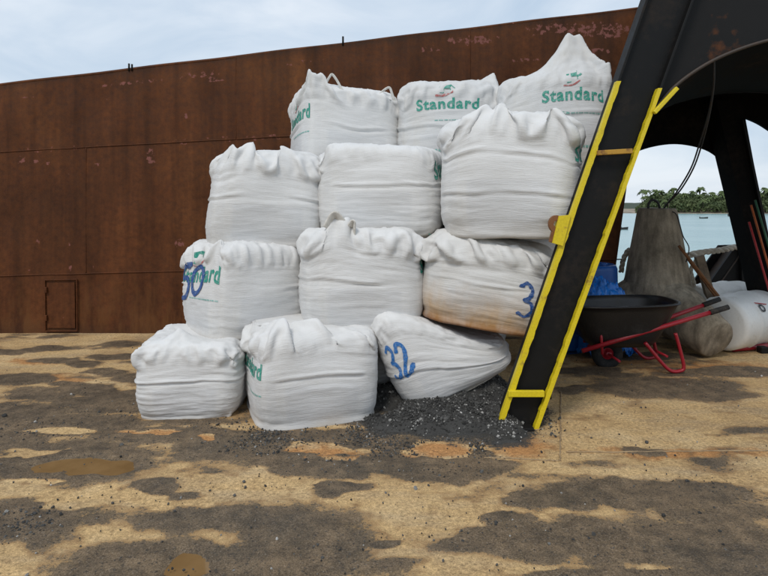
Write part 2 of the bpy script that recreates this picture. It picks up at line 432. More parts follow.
# ---------------------------------------------------------------- gravel
ICO = None
def stones(name, pos, size, mat, seed, parent=None, shade=None):
    rng = np.random.default_rng(seed)
    bm = bmesh.new(); bmesh.ops.create_icosphere(bm, subdivisions=1, radius=1.0)
    bv = np.array([v.co[:] for v in bm.verts]); bf = np.array([[v.index for v in f.verts] for f in bm.faces]); bm.free()
    n = len(pos); nv = len(bv)
    V = np.repeat(bv[None], n, 0) * rng.uniform(.62, 1.25, (n, nv, 1)) * rng.uniform(.6, 1.2, (n, 1, 3))
    q = rng.normal(size=(n, 4)); q /= np.linalg.norm(q, axis=1, keepdims=True)
    w, x, y, z = q.T
    R = np.stack([1-2*(y*y+z*z), 2*(x*y-z*w), 2*(x*z+y*w), 2*(x*y+z*w), 1-2*(x*x+z*z), 2*(y*z-x*w), 2*(x*z-y*w), 2*(y*z+x*w), 1-2*(x*x+y*y)], 1).reshape(n, 3, 3)
    V = np.einsum('nij,nkj->nki', R, V) * size[:,None,None] + pos[:,None,:]
    Fc = (bf[None] + (np.arange(n)*nv)[:,None,None]).reshape(-1, 3)
    me = bpy.data.meshes.new(name); me.from_pydata(V.reshape(-1, 3).tolist(), [], Fc.tolist()); me.update()
    at = me.attributes.new('tone', 'FLOAT', 'POINT')
    tone = rng.random(n) if shade is None else shade
    at.data.foreach_set('value', np.repeat(tone, nv).astype(np.float32))
    return link(name, me, mat, parent)
def mat_gravel():
    t = NT('grey_crushed_stone'); c = t.coord(); n = t.noise(c, 200, 3, .7)
    k = t.ramp(t.attr('tone'), (0., (.024, .023, .021)), (.55, (.058, .056, .052)), (.86, (.105, .102, .095)), (.97, (.30, .29, .27)), (1., (.5, .48, .45)))
    k = t.mix(.4, k, t.ramp(n, (.35, .3), (.7, 2.0)), 'MULTIPLY')
    return t.done(k, .75, t.bump(n, .6, .006), spec=.4)
M['gravel'] = mat_gravel()
def build_gravel():
    rng = np.random.default_rng(4)
    # heap body
    xs = np.arange(-.4, 2.0, .03); ys = np.arange(3.6, 5.7, .03)
    X, Y = np.meshgrid(xs, ys); h = heap(X, Y)
    Z = np.where(h > .002, h + deck_z(X, Y) + (fbm(X*14, Y*14, 0, 6, 3)-.5)*.03*np.minimum(1, h*12), -.05)
    i = np.arange(X.size).reshape(X.shape)
    Q = np.stack([i[:-1,:-1], i[:-1,1:], i[1:,1:], i[1:,:-1]], -1).reshape(-1, 4)
    me = bpy.data.meshes.new('gravel_heap'); me.from_pydata(np.stack([X, Y, Z], -1).reshape(-1, 3).tolist(), [], Q.tolist()); me.update()
    at = me.attributes.new('tone', 'FLOAT', 'POINT'); at.data.foreach_set('value', (fbm(X*20, Y*20, 0, 5, 2)*.5).reshape(-1).astype(np.float32))
    root = empty('gravel_heap', (GX, GY, 0), 'heap of dark grey crushed stone spilled under the tipped bag', 'gravel')
    root['kind'] = 'stuff'
    link('fine_gravel', me, M['gravel'], root, True)['kind'] = 'stuff'
    n = 110000
    x = rng.uniform(-.35, 1.9, n); y = rng.uniform(3.65, 5.5, n); h = heap(x, y)
    keep = (rng.random(n) < np.clip(h*14, 0, 1)*.34)
    x, y, h = x[keep], y[keep], h[keep]
    pale = sstep(.62, .8, vn(x*4, y*4, 0, 77))
    tone = np.where(rng.random(len(x)) < .06+.35*pale, rng.uniform(.9, 1, len(x)), rng.random(len(x))*.85)
    s = rng.gamma(3, .0014, len(x))+.0025
    stones('stones', np.stack([x, y, h+deck_z(x, y)+s*.3], 1), s, M['gravel'], 5, root, tone)['kind'] = 'stuff'
build_gravel()
def build_loose():
    rng = np.random.default_rng(9); n = 200000
    py = 333 + (600-333)*rng.random(n); px = rng.uniform(-40, 810, n)
    d = CH*F/(py-HY); x = (px-CX)/F*d; y = d
    w = field(px, py, WET); dr = field(px, py, DRY)
    band = np.exp(-((py-437)/14)**2)*sstep(150, 280, px)*sstep(540, 470, px)
    clump = sstep(.5, .72, fbm(x*2.4, y*2.4, 0, 55, 3))
    g2 = field(px, py, [(20,430,80,14),(10,520,50,18),(700,485,36,8),(440,470,70,10),(330,433,120,9),(520,425,50,20),(120,408,70,10)])
    pr = .0035 + .10*np.clip(w, 0, .5)*clump + .75*band*clump + .10*band + .42*np.clip(g2, 0, .5)*(.3+clump)
    pr = np.where(dr > .1, .012, pr)
    k = rng.random(n) < pr
    x, y = x[k], y[k]
    s = rng.gamma(2.2, .0014, len(x))+.0018
    tone = np.where(rng.random(len(x)) < .10, rng.uniform(.86, 1, len(x)), rng.random(len(x))*.85)
    o = stones('loose_gravel', np.stack([x, y, deck_z(x, y)+s*.2+.002], 1), s, M['gravel'], 8, None, tone)
    tag(o, 'small loose stones scattered over the muddy deck', 'gravel', kind='stuff')
build_loose()

# =====================================================================
# rusty steel bulkhead along the deck
# =====================================================================
WY = 7.15
def wl_top(x): return 84-.1195*x
def wl_a(x): return 152-.055*x
def wl_b(x): return 276-.027*x
def wl_bot(x): return 334.5+0*x
def end_x(y): return 652-.135*y
CHIPS = [(151,157,5.5,9),(68,175,2,3),(20,160,6,5),(36,162,4,2.5),(48,163,3,2),(38,241,3,3),(70,243,3,4),(179,243,6,6),(92,268,2,4),(70,268,3,5),(188,76,2.5,2),(106,98,2,2),(186,116,2,4),(98,164,5,2),(108,168,5,2),(132,144,4,3),
         (470,40,26,5),(560,28,36,6),(605,30,30,9),(520,60,20,3),(600,52,14,4),(430,50,12,3),(300,95,10,2),(215,80,10,2.5),(330,160,4,2),(28,97,8,1.5),(150,104,3,1.5),(30,270,3,2)]
bulk = empty('steel_bulkhead', (-1, WY, 0), 'tall rust-brown steel bulkhead with peeling paint behind the white bags', 'wall')
def plate(x0, x1, ya, yb, dy, seed, cut=None):
    n = max(6, int((x1-x0)/F*WY/.03)); m = max(5, int(abs(yb((x0+x1)/2)-ya((x0+x1)/2))/F*WY/.03))
    u, v = np.meshgrid(np.linspace(0, 1, n), np.linspace(0, 1, m))
    px0 = x0+(x1-x0)*u
    py = ya(px0)+(yb(px0)-ya(px0))*v
    if cut: px0 = x0+(cut(py)-x0)*u; py = ya(px0)+(yb(px0)-ya(px0))*v
    X = (px0-CX)/F*WY; Z = CH-(py-HY)/F*WY
    Y = WY+dy + (fbm(X*1.4, Z*1.4, 0, seed, 3)-.5)*.05*np.sin(np.pi*u)*np.sin(np.pi*v) + .006*np.sin(X*9+seed)*np.sin(np.pi*v)
    V = np.stack([X, Y, Z], -1).reshape(-1, 3)
    i = np.arange(n*m).reshape(m, n)
    Q = np.stack([i[:-1,:-1], i[1:,:-1], i[1:,1:], i[:-1,1:]], -1).reshape(-1, 4)
    me = bpy.data.meshes.new('steel_plate'); me.from_pydata(V.tolist(), [], Q.tolist()); me.update()
    me.polygons.foreach_set('use_smooth', [True]*len(Q))
    chip = np.clip(field(px0, py, CHIPS)*.9+.12, -.6, .31)
    line = np.minimum(np.abs(py-wl_a(px0)), np.abs(py-wl_top(px0)-14))
    chip = np.maximum(chip, np.where(line < 3, .10+(fbm(X*2, Z*2, 0, 3, 3)-.5)*.6, -1))
    rust = sstep(262, 335, py)*.85 + .12
    grime = sstep(318, 336, py)*fbm(X*3, Z*3, 0, 44, 3)*.9 + sstep(8, 0, py-wl_top(px0))*.6
    for nm, a in (('chip', chip), ('rust', rust), ('grime', grime)):
        at = me.attributes.new(nm, 'FLOAT', 'POINT'); at.data.foreach_set('value', a.reshape(-1).astype(np.float32))
    return link('steel_plate', me, M['wall'], bulk)
def wl_end(y): return end_x(y)
rows = [(wl_top, wl_a, [-300, -40, 236, 470, 640]), (wl_a, wl_b, [-300, -130, 86, 372, 620]), (wl_b, wl_bot, [-300, -20, 262, 600])]
sd_ = 0
for ya, yb, xs in rows:
    for k in range(len(xs)-1):
        sd_ += 1
        plate(xs[k], xs[k+1], ya, yb, .002*((sd_*7) % 3), sd_, wl_end if k == len(xs)-2 else None)
def seam(p, q, r=.008, name='weld_seam'):
    bm = bmesh.new(); n = 40
    bm_tube(bm, [p.lerp(q, k/n)+Vector((0, random.Random(k).uniform(-.002, .002), random.Random(k+5).uniform(-.003, .003))) for k in range(n+1)], r, 6)
    o = link(name, bm, M['wall'], bulk)
for fn in (wl_a, wl_b):
    seam(P(-300, fn(-300), WY), P(625, fn(625), WY))
for ya, yb, xs in rows:
    for x in xs[1:-1]: seam(P(x, ya(x), WY), P(x, yb(x), WY), .006)
poly = [(-300, 336), (-300, wl_top(-300)), (648, wl_top(648)), (604, 336)]
bm = bmesh.new(); bm_prism(bm, [P(x, y, WY+.04) for x, y in poly], (0, .45, 0)); link('backing_wall', bm, M['wall'], bulk)
bm = bmesh.new(); bm_tube(bm, [P(x, wl_top(x)+1.2, WY+.02)+Vector((0, 0, .004*math.sin(x*.05))) for x in np.linspace(-300, 646, 60)], .022, 10); link('top_rail', bm, M['wall'], bulk)
for x, h in ((129, 5), (132, 4), (343, 6.5)):
    bm = bmesh.new(); a = P(x, wl_top(x), WY); bm_tube(bm, [a-Vector((0, 0, .03)), a+Vector((0, 0, h/F*WY))], .012, 8); link('post', bm, M['blackrust'], bulk)
# welded access hatch
bm = bmesh.new(); bm_prism(bm, [P(x, y, WY-.014) for x, y in ((47, 283), (74.5, 282.4), (75, 328), (47.5, 328))], (0, .03, 0)); h_ = link('hatch', bm, M['wall'], bulk)
bm = bmesh.new()
for a, b in (((45, 280), (77, 279.4)), ((45, 280), (45.5, 331)), ((77, 279.4), (77.3, 331)), ((45.5, 331), (77.3, 331))):
    bm_beam(bm, P(*a, WY-.015), P(*b, WY-.015), .012, .02)
link('hatch_frame', bm, M['wall'], h_)
for y in (290, 318):
    bm = bmesh.new(); bm_box(bm, P(46, y, WY-.03), (.03, .03, .07), None, .005); link('hinge', bm, M['wall'], h_)

# =====================================================================
# sea, far shore, trees
# =====================================================================
SEA = -1.75
def mat_sea():
    t = NT('lagoon_water'); c = t.coord()
    n = t.noise(t.map(c, (1, .55, 1)), .9, 5, .6); n2 = t.noise(c, .05, 3, .5); n3 = t.noise(t.map(c, (1, .6, 1)), 4., 3, .6)
    k = t.ramp(n2, (.35, (.15, .30, .31)), (.65, (.22, .37, .37)))
    return t.done(k, .22, t.bump(n3, .25, .06, t.bump(n, .5, .25)), spec=.5)
M['sea'] = mat_sea()
o = data('sea', [(-4000, 8.4, SEA), (4000, 8.4, SEA), (4000, 9000, SEA), (-4000, 9000, SEA), (-4000, -600, SEA), (4000, -600, SEA)], [(0, 1, 2, 3), (4, 5, 1, 0)], M['sea']); tag(o, kind='structure')
EYE = CH-SEA
def sea_pt(px, d): return Vector(((px-CX)/F*d, d, SEA))
def mat_sand():
    t = NT('coral_sand_and_rock'); c = t.coord(); n = t.noise(c, .12, 6, .65); n2 = t.noise(c, .6, 4, .6)
    k = t.ramp(n, (.35, (.10, .085, .065)), (.5, (.30, .25, .19)), (.7, (.46, .40, .31)))
    return t.done(t.mix(.5, k, t.ramp(n2, (.3, .5), (.7, 1.2)), 'MULTIPLY'), .9, t.bump(n2, .5, .5))
M['sand'] = mat_sand()
def mat_leaf(name, a, b, sc_=.3):
    t = NT(name); c = t.coord(); n = t.noise(c, sc_, 4, .6)
    return t.done(t.ramp(n, (.35, a), (.65, b)), .7, spec=.25)
M['leaf'] = mat_leaf('palm_leaf', (.055, .09, .03), (.12, .15, .055))
M['bush'] = mat_leaf('dense_foliage', (.05, .075, .03), (.10, .125, .05), .12)
M['farleaf'] = mat_leaf('far_foliage', (.05, .065, .05), (.08, .095, .07), .02)
M['bark'] = worn('palm_trunk', (.16, .13, .10), (.09, .07, .05), .9, 1.)
def shore_z(x, y):
    e = fbm(x*.012, y*.012, 0, 21, 4)
    return SEA - .8 + 3.4*sstep(0, 60, y-shore_line(x)) + (e-.5)*1.6
def shore_line(x):
    return 320 + 26*np.sin(x*.012+1.) + 18*(fbm(x*.02, 0*x, 0, 9, 4)-.5)*2 + 4.2*np.maximum(0, 150-x)
xs = np.linspace(118, 560, 150); tt_ = np.linspace(-14, 260, 40)
X, T = np.meshgrid(xs, tt_); Y = shore_line(X)+T; Z = shore_z(X, Y)
i = np.arange(X.size).reshape(X.shape); Q = np.stack([i[:-1,:-1], i[:-1,1:], i[1:,1:], i[1:,:-1]], -1).reshape(-1, 4)
tag(data('shore', np.stack([X, Y, Z], -1).reshape(-1, 3).tolist(), Q.tolist(), M['sand'], None, True), kind='structure')
# a low reef bank in front of the beach
bm = bmesh.new()
xs = np.linspace(178, 300, 60); ys = np.linspace(246, 282, 12)
X, Y = np.meshgrid(xs, ys); Z = SEA-.5+1.15*np.sin(np.pi*(Y-246)/36)*sstep(0, .25, (X-178)/122)*(.55+.9*fbm(X*.09, Y*.09, 0, 2, 4))
i = np.arange(X.size).reshape(X.shape); Q = np.stack([i[:-1,:-1], i[:-1,1:], i[1:,1:], i[1:,:-1]], -1).reshape(-1, 4)
tag(data('reef_bank', np.stack([X, Y, Z], -1).reshape(-1, 3).tolist(), Q.tolist(), M['sand'], None, True), kind='structure'); bm.free()
# far headland
V = []; Q = []
xs = np.linspace(300, 1100, 60)
for k, x in enumerate(xs):
    h = 1+ 17*math.sin(math.pi*k/59)**.6*(.55+.6*float(fbm(x*.02, 0, 0, 3, 4)))
    V += [(x, 1150, SEA-.5), (x, 1170, SEA+h), (x, 1260, SEA+h*.9), (x, 1290, SEA-.5)]
    if k:
        for j in range(3): Q.append((4*k-4+j, 4*k+j, 4*k+j+1, 4*k-3+j))
tag(data('far_headland', V, Q, M['farleaf'], None, True), kind='structure')

def palm_meshes(seed):
    rng = random.Random(seed)
    H = rng.uniform(8.2, 11); lean = rng.uniform(-1.4, 1.4)
    bm = bmesh.new()
    pts = [Vector((lean*(k/6)**1.8, 0, H*k/6)) for k in range(7)]
    bm_tube(bm, pts, [.26-.02*k for k in range(7)], 6)
    tr = bpy.data.meshes.new('trunk'); bm.to_mesh(tr); bm.free(); tr.materials.append(M['bark'])
    V = []; Q = []
    c = pts[-1]
    for f in range(22):
        az = f*2.39996+rng.uniform(-.2, .2); el = rng.uniform(-.15, 1.1); Ln = rng.uniform(2.6, 3.7)
        dv = Vector((math.cos(az)*math.cos(el), math.sin(az)*math.cos(el), math.sin(el))); sv = Vector((-math.sin(az), math.cos(az), 0))
        b0 = len(V); ns = 7
        for k in range(ns+1):
            t = k/ns
            p = c + dv*Ln*t + Vector((0, 0, -1.9*t*t*Ln*.45))
            w = .52*math.sin(math.pi*min(1, .12+t*.88))**.7+.03
            dr = Vector((0, 0, -w*.75))
            V += [p - sv*w + dr*rng.uniform(.5, 1.2), p, p + sv*w + dr*rng.uniform(.5, 1.2)]
            if k and rng.random() < .93:
                a = b0+3*(k-1); Q += [(a, a+1, a+4, a+3), (a+1, a+2, a+5, a+4)]
    cm = bpy.data.meshes.new('crown'); cm.from_pydata([tuple(v) for v in V], [], Q); cm.materials.append(M['leaf'])
    return tr, cm
PALMS = [palm_meshes(s) for s in range(6)]
rg = random.Random(12)
for k in range(74):
    px = 641 + (820-641)*((k+rg.random()*.9)/74)
    dist = rg.uniform(20, 95)
    # walk out along the viewing ray until the ground behind the beach is reached
    d = 330.
    for _ in range(12):
        x = (px-CX)/F*d; d = float(shore_line(np.array(x)))+dist
    x = (px-CX)/F*d
    z = float(shore_z(np.array(x), np.array(d)))
    r = empty('palm_tree', (x, d, z-.2), 'coconut palm in the tree line on the far shore', 'palm tree', 'palms along the far shore')
    tr, cm = PALMS[k % 6]
    s = rg.uniform(.85, 1.3)*(d/375)
    for nm, me in (('trunk', tr), ('crown', cm)):
        q = bpy.data.objects.new(nm, me); COL.objects.link(q); q.parent = r
    r.scale = (s, s, s); r.rotation_euler = (0, 0, rg.uniform(0, 6.28))
# the undergrowth below the palms
rng = np.random.default_rng(3); n = 30000
px = rng.uniform(636, 830, n); dist = rng.uniform(20, 90, n)
d = np.full(n, 340.)
for _ in range(14): d = shore_line((px-CX)/F*d)+dist
x = (px-CX)/F*d; top = (4.0+8.0*fbm(x*.05, d*.03, 0, 14, 4))*sstep(632, 655, px)*(.55+.45*sstep(5, 60, dist))
z = shore_z(x, d)+top*np.sqrt(rng.random(n))
c = np.stack([x, d, z], 1); s = rng.uniform(.45, 1.2, n)
a = rng.normal(size=(n, 3)); a /= np.linalg.norm(a, axis=1, keepdims=True)
b = np.cross(a, rng.normal(size=(n, 3))); b /= np.linalg.norm(b, axis=1, keepdims=True)
V = np.stack([c-a*s[:,None], c-b*s[:,None]*.5, c+a*s[:,None], c+b*s[:,None]*.5], 1).reshape(-1, 3)
tag(data('shore_thicket', V.tolist(), np.arange(4*n).reshape(n, 4).tolist(), M['bush']), 'dense green undergrowth below the palms on the far shore', 'thicket', kind='stuff')

# small boats on the lagoon
def boat(px, py, length, label, person=False, rz=.0):
    d = EYE*F/(py-HY); c = sea_pt(px, d)
    r = empty('small_boat', c, label, 'boat', 'small boats on the lagoon')
    L = length; w = L*.28; h = L*.13
    V = []; Q = []
    st = [(-.5, .62), (-.3, .9), (0, 1.), (.25, .85), (.42, .4), (.5, .05)]
    for t, k in st:
        sh = h*(1+.5*max(0, t)*2)
        V += [(t*L, -w/2*k, sh), (t*L*.94, -w/3*k, -.1), (t*L*.94, w/3*k, -.1), (t*L, w/2*k, sh), (t*L, w/2*k*.85, sh*.98), (t*L*.94, 0, h*.3), (t*L, -w/2*k*.85, sh*.98)]
    for i in range(len(st)-1):
        for j in range(7): Q.append((7*i+j, 7*i+(j+1) % 7, 7*i+7+(j+1) % 7, 7*i+7+j))
    Q.append(tuple(range(6, -1, -1)))
    V = [Vector(v)+c for v in V]
    link_ = data('hull', V, Q, M['boat'], r)
    bm = bmesh.new(); bm_box(bm, c+Vector((-.05*L, 0, h*.7)), (.1*L, w*.85, .05*L)); link('thwart', bm, M['boat'], r)
    bm = bmesh.new(); bm_box(bm, c+Vector((-.52*L, 0, h*.9)), (.07*L, .09*L, .2*L), None, .02); link('outboard_motor', bm, M['boat'], r)
    if person:
        q = empty('person', c+Vector((-.2*L, 0, h*.6)), 'person in dark clothing sitting in the nearest small boat', 'person')
        bm = bmesh.new(); b0 = q.location
        bm_tube(bm, [b0, b0+Vector((0, 0, .25)), b0+Vector((.02, 0, .5)), b0+Vector((.02, 0, .6)), b0+Vector((.03, 0, .66)), b0+Vector((.04, 0, .78)), b0+Vector((.04, 0, .86))], [.2, .17, .2, .07, .08, .11, .04], 8)
        bm_tube(bm, [b0+Vector((0, -.2, .5)), b0+Vector((.15, -.26, .3)), b0+Vector((.35, -.2, .25))], [.06, .05, .04], 6)
        bm_tube(bm, [b0+Vector((0, .2, .5)), b0+Vector((.15, .26, .3)), b0+Vector((.35, .2, .25))], [.06, .05, .04], 6)
        bm_tube(bm, [b0+Vector((0, -.1, .05)), b0+Vector((.4, -.13, .12)), b0+Vector((.5, -.13, -.1))], [.1, .08, .05], 6)
        bm_tube(bm, [b0+Vector((0, .1, .05)), b0+Vector((.4, .13, .12)), b0+Vector((.5, .13, -.1))], [.1, .08, .05], 6)
        link('body', bm, M['skin'], q)
boat(621.5, 229.5, 2.1, 'small dark dinghy nearest on the water, left of the concrete block', True)
boat(704, 218.5, 2.6, 'tiny dark boat in the middle of the lagoon, right of the concrete block')
boat(736, 216.5, 5.6, 'long low dark boat close to the reef, beside the sloping rear leg')

# =====================================================================
# black steel gantry: raked legs, arched plates, yellow-edged lower leg
# =====================================================================
GD = 4.06                              # depth of the near frame
gan = empty('steel_gantry', G(516, 432), 'black arched steel gantry whose raked near leg has yellow painted edges', 'gantry')
def lx(y): return 497+(432-y)*.3465     # left and right edge of the leg in the photo
def rx(y): return 536+(432-y)*.3625
TOPY = -190
def leg_pts(y, d): return P(lx(y), y, d), P(rx(y), y, d)
# web plate, recessed between the two flanges
bm = bmesh.new(); a0, b0 = leg_pts(437, GD); a1, b1 = leg_pts(TOPY, GD); a0, b0, a1, b1 = (q+Vector((0, .045, 0)) for q in (a0, b0, a1, b1))
bm_prism(bm, [a0, b0, b1, a1], (0, .06, 0)); link('leg', bm, M['black'], gan)
for fn, nm in ((lx, 'l'), (rx, 'r')):
    bm = bmesh.new(); bm_beam(bm, P(fn(437), 437, GD)+Vector((0, .052, 0)), P(fn(TOPY), TOPY, GD)+Vector((0, .052, 0)), .018, .12, bev=.003); link('flange', bm, M['black'], gan)
# yellow painted edges, hand-brushed so their inner border wanders
def rail(fn, y0, y1, w0, w1, sgn, seed):
    n = 140; V = []; Q = []
    for k in range(n+1):
        t = k/n; y = y0+(y1-y0)*t; c = P(fn(y), y, GD-.012)
        w = w0+(w1-w0)*t
        j = (float(fbm(t*60, seed, 0, seed, 3))-.5)*.012
        oa, ob = (-.012, w+j) if sgn > 0 else (-w-j, .012)
        V += [c+Vector((oa, 0, 0)), c+Vector((ob, 0, 0)), c+Vector((ob, .045, 0)), c+Vector((oa, .045, 0))]
        if k:
            for m_ in range(4): Q.append((4*k-4+m_, 4*k-4+(m_+1) % 4, 4*k+(m_+1) % 4, 4*k+m_))
    Q += [(3, 2, 1, 0), (4*n, 4*n+1, 4*n+2, 4*n+3)]
    return data('edge_rail', V, Q, M['yellow'], gan)
rail(lx, 431, 81, .028, .018, 1, 3); rail(rx, 433, 88, .022, .016, -1, 7)
bm = bmesh.new(); bm_beam(bm, P(508, 393.5, GD-.018), P(544, 393.5, GD-.018), .044, .03, Vector((0, -1, 0)), .004); link('rung', bm, M['yellow'], gan)
bm = bmesh.new(); bm_beam(bm, P(597, 153, GD-.018), P(632, 151, GD-.018), .034, .03, Vector((0, -1, 0)), .004); link('rung', bm, M['yrust'], gan)
bm = bmesh.new(); bm_beam(bm, P(654, 113, GD-.03), P(677, 88, GD-.03), .028, .03, Vector((0, -1, 0)), .004); link('stub_bar', bm, M['yellow'], gan)
# lifting lug with its yellow doubler
bm = bmesh.new(); bm_prism(bm, [P(x, y, GD-.03) for x, y in ((552.5, 243), (559, 216), (571, 215), (563, 246)) ], (0, .05, 0)); link('doubler_plate', bm, M['yellow'], gan)
bm = bmesh.new(); c = P(556, 224, GD+.0); n = 26; ri, ro = .021, .056
V = []; Q = []
for k in range(n):
    a = k/n*2*math.pi
    for r in (ri, ro):
        for y in (-.018, .018): V.append(c+Vector((r*math.cos(a)*(1.0 if r == ri else .95), y, r*math.sin(a)*1.1)))
    b = 4*k; e = 4*((k+1) % n)
    Q += [(b, b+2, e+2, e), (b+2, b+3, e+3, e+2), (b+3, b+1, e+1, e+3), (b+1, b, e, e+1)]
bm.free(); data('lifting_lug', V, Q, M['rust'], gan)
bm = bmesh.new(); bm_beam(bm, P(556, 231, GD+.0), P(553, 243, GD+.0), .06, .034); link('lug_foot', bm, M['rust'], gan)
# gusset behind the upper rung
bm = bmesh.new(); bm_prism(bm, [P(x, y, GD)+Vector((0, .108, 0)) for x, y in ((600, 154), (640, 151), (638.5, 164), (624, 184), (597, 190))], (0, .08, 0)); link('gusset', bm, M['black'], gan)
# foot plate and stub beside the foot
bm = bmesh.new(); bm_box(bm, G(516, 432)+Vector((0, .06, .004)), (.26, .10, .03), None, .004); link('foot_plate', bm, M['blackrust'], gan)
bm = bmesh.new(); bm_box(bm, G(547, 398)+Vector((0, 0, .07)), (.06, .06, .16), None, .006); link('stub_post', bm, M['blackrust'], gan)

# near arch plate
FA = spline([(630, 142), (645, 121), (658, 104), (674, 87), (692, 73), (714, 60), (740, 49), (768, 40.5), (800, 34), (830, 31), (852, 30)], 5)
MX = 2*(852-CX)/F*(GD+.10)
def front_pts(y_top, d):
    L = [P(p[0], p[1], d) for p in FA]
    R = [Vector((MX-q.x, q.y, q.z)) for q in reversed(L)]
    zt = P(0, y_top, d).z
    xl = P(lx(y_top)+10, y_top, d).x
    return L+R[1:], zt, xl
arc, zt, xl = front_pts(TOPY, GD+.10)
n = len(arc); V = []; Q = []
for k, p in enumerate(arc):
    t = k/(n-1); top = Vector((xl+(MX-2*xl)*t, p.y, zt))
    V += [p, top, p+Vector((0, .03, 0)), top+Vector((0, .03, 0))]
    if k: Q += [(4*k-4, 4*k, 4*k+1, 4*k-3), (4*k-2, 4*k-1, 4*k+3, 4*k+2), (4*k-4, 4*k-2, 4*k+2, 4*k)]
data('arch_plate', V, Q, M['blackrust'], gan)
bm = bmesh.new(); bm_tube(bm, [p+Vector((0, -.006, 0)) for p in arc], .013, 6); link('arch_rim', bm, M['edge'], gan)
# mirrored leg that carries the other side of the near arch
bm = bmesh.new()
bm_prism(bm, [Vector((MX-p.x, p.y, p.z)) for p in (a0, b0, b1, a1)], (0, .22, 0)); link('leg', bm, M['black'], gan)
# rear arch plates and raked rear legs
RD = 6.95
RA = spline([(560, 250), (585, 200), (605, 172), (625, 157), (645, 148), (669, 143.5), (690, 145), (711, 151.5), (728, 165)], 5)
RB = spline([(743, 117), (756, 122), (768, 129), (790, 145), (815, 172), (840, 215)], 4)
def band(pts, up, d, th, nm, mat):
    V = []; Q = []
    for k, p in enumerate(pts):
        a = P(p[0], p[1], d); b = P(max(p[0], 668), up, d)
        V += [a, b, a+Vector((0, th, 0)), b+Vector((0, th, 0))]
        if k: Q += [(4*k-4, 4*k, 4*k+1, 4*k-3), (4*k-2, 4*k-1, 4*k+3, 4*k+2), (4*k-4, 4*k-2, 4*k+2, 4*k)]
    return data(nm, V, Q, mat, gan)
band(RA, -60, RD, .05, 'rear_arch_plate', M['matte'])
band([(728, 165), (732, 150), (736, 134), (743, 117)], -60, RD+.002, .05, 'rear_arch_plate', M['matte'])
band(RB, -60, RD, .05, 'rear_arch_plate', M['matte'])
bm = bmesh.new(); bm_tube(bm, [P(p[0], p[1], RD-.004) for p in RA], .012, 6); link('arch_rim', bm, M['matte'], gan)
# rear leg: a raked box section with a rib on its face
def rleg(dx, parent):
    bm = bmesh.new()
    q = [(716+dx, 100), (742+dx, 100), (786+dx, 334), (772+dx, 334)]
    bm_prism(bm, [P(x, y, RD-.34) for x, y in q], (0, .28, 0)); return link('rear_leg', bm, M['matte'], parent)
rleg(0, gan)
bm = bmesh.new(); bm_beam(bm, P(742, 120, RD-.36), P(784, 322, RD-.36), .03, .06); link('leg_rib', bm, M['black'], gan)
# curved soffit sheet between the two arches
m = 12; V = []; Q = []
FS = [FA[int(round(k))] for k in np.linspace(0, len(FA)-1, 40)]
RS = spline([(600, 150), (630, 120), (660, 104), (700, 96), (745, 92), (790, 96), (840, 110), (880, 135)], 6)
RS = [RS[int(round(k))] for k in np.linspace(0, len(RS)-1, 40)]
for k in range(40):
    a = P(FS[k][0], FS[k][1]-1, GD+.135); b = P(RS[k][0], RS[k][1], RD-.004)
    for j in range(m):
        t = j/(m-1); p = a.lerp(b, t); p.z -= .10*math.sin(math.pi*t)
        V.append(p)
for k in range(39):
    for j in range(m-1): Q.append((k*m+j, k*m+j+1, k*m+m+j+1, k*m+m+j))
data('soffit_sheet', V, Q, M['matte'], gan, True)
# lifting cables hanging from the near arch to the concrete block
cb = empty('hanging_cable', P(714, 62, GD+.12), 'thin dark cable hanging from the arch to the concrete block', 'cable')
for dx, s in ((0, 0), (2.5, 9)):
    pts = [(714, 60, 4.18), (713.5, 85, 4.3), (709+dx*.3, 112, 4.7), (700+dx, 142, 5.3), (691+dx, 168, 5.9), (678+dx, 190, 6.3), (668, 203, 6.45), (663, 209.5, 6.5)]
    bm = bmesh.new(); bm_tube(bm, [Vector(p) for p in spline([P(*p) for p in pts], 6)], .0085, 6); link('strand', bm, M['cable'], cb)

# =====================================================================
# bulwark, fairlead housing, ropes at the deck edge
# =====================================================================
bw = empty('bulwark', (4.5, 8.0, 0), 'low black steel bulwark at the deck edge behind the concrete block', 'bulwark')
bm = bmesh.new(); bm_box(bm, (5.9, 8.02, .20), (7.0, .06, .44), None, .006); link('side_plate', bm, M['blackrust'], bw)
bm = bmesh.new(); bm_tube(bm, [Vector((2.4, 7.98, .44)), Vector((9.4, 7.98, .44))], .045, 10); link('cap_rail', bm, M['blackrust'], bw)
for k in range(8):
    bm = bmesh.new(); x = 2.9+k*.85; bm_prism(bm, [(x, 7.99, .40), (x, 7.99, 0), (x, 7.75, 0)], (.02, 0, 0)); link('stay', bm, M['blackrust'], bw)
fl = empty('fairlead_housing', P(745, 325, 7.5), 'black sloping-sided steel housing beneath the rope at right', 'housing')
bm = bmesh.new(); bm_prism(bm, [P(x, y, 7.5) for x, y in ((704, 291), (735, 247), (800, 245), (840, 335), (704, 335))], (0, .03, 0)); link('front_plate', bm, M['blackrust'], fl)
bm = bmesh.new(); bm_prism(bm, [P(x, y, 7.5)+Vector((0, .36, 0)) for x, y in ((704, 291), (735, 247), (800, 245), (840, 335), (704, 335))], (0, .03, 0)); link('rear_plate', bm, M['blackrust'], fl)
bm = bmesh.new(); bm_beam(bm, P(704, 290, 7.72), P(735, 246, 7.72), .02, .46); link('sloping_edge', bm, M['edge'], fl)
for x in (741, 762, 785):
    bm = bmesh.new(); bm_beam(bm, P(x, 249, 7.47), P(x+1, 334, 7.47), .025, .06); link('stiffener', bm, M['blackrust'], fl)
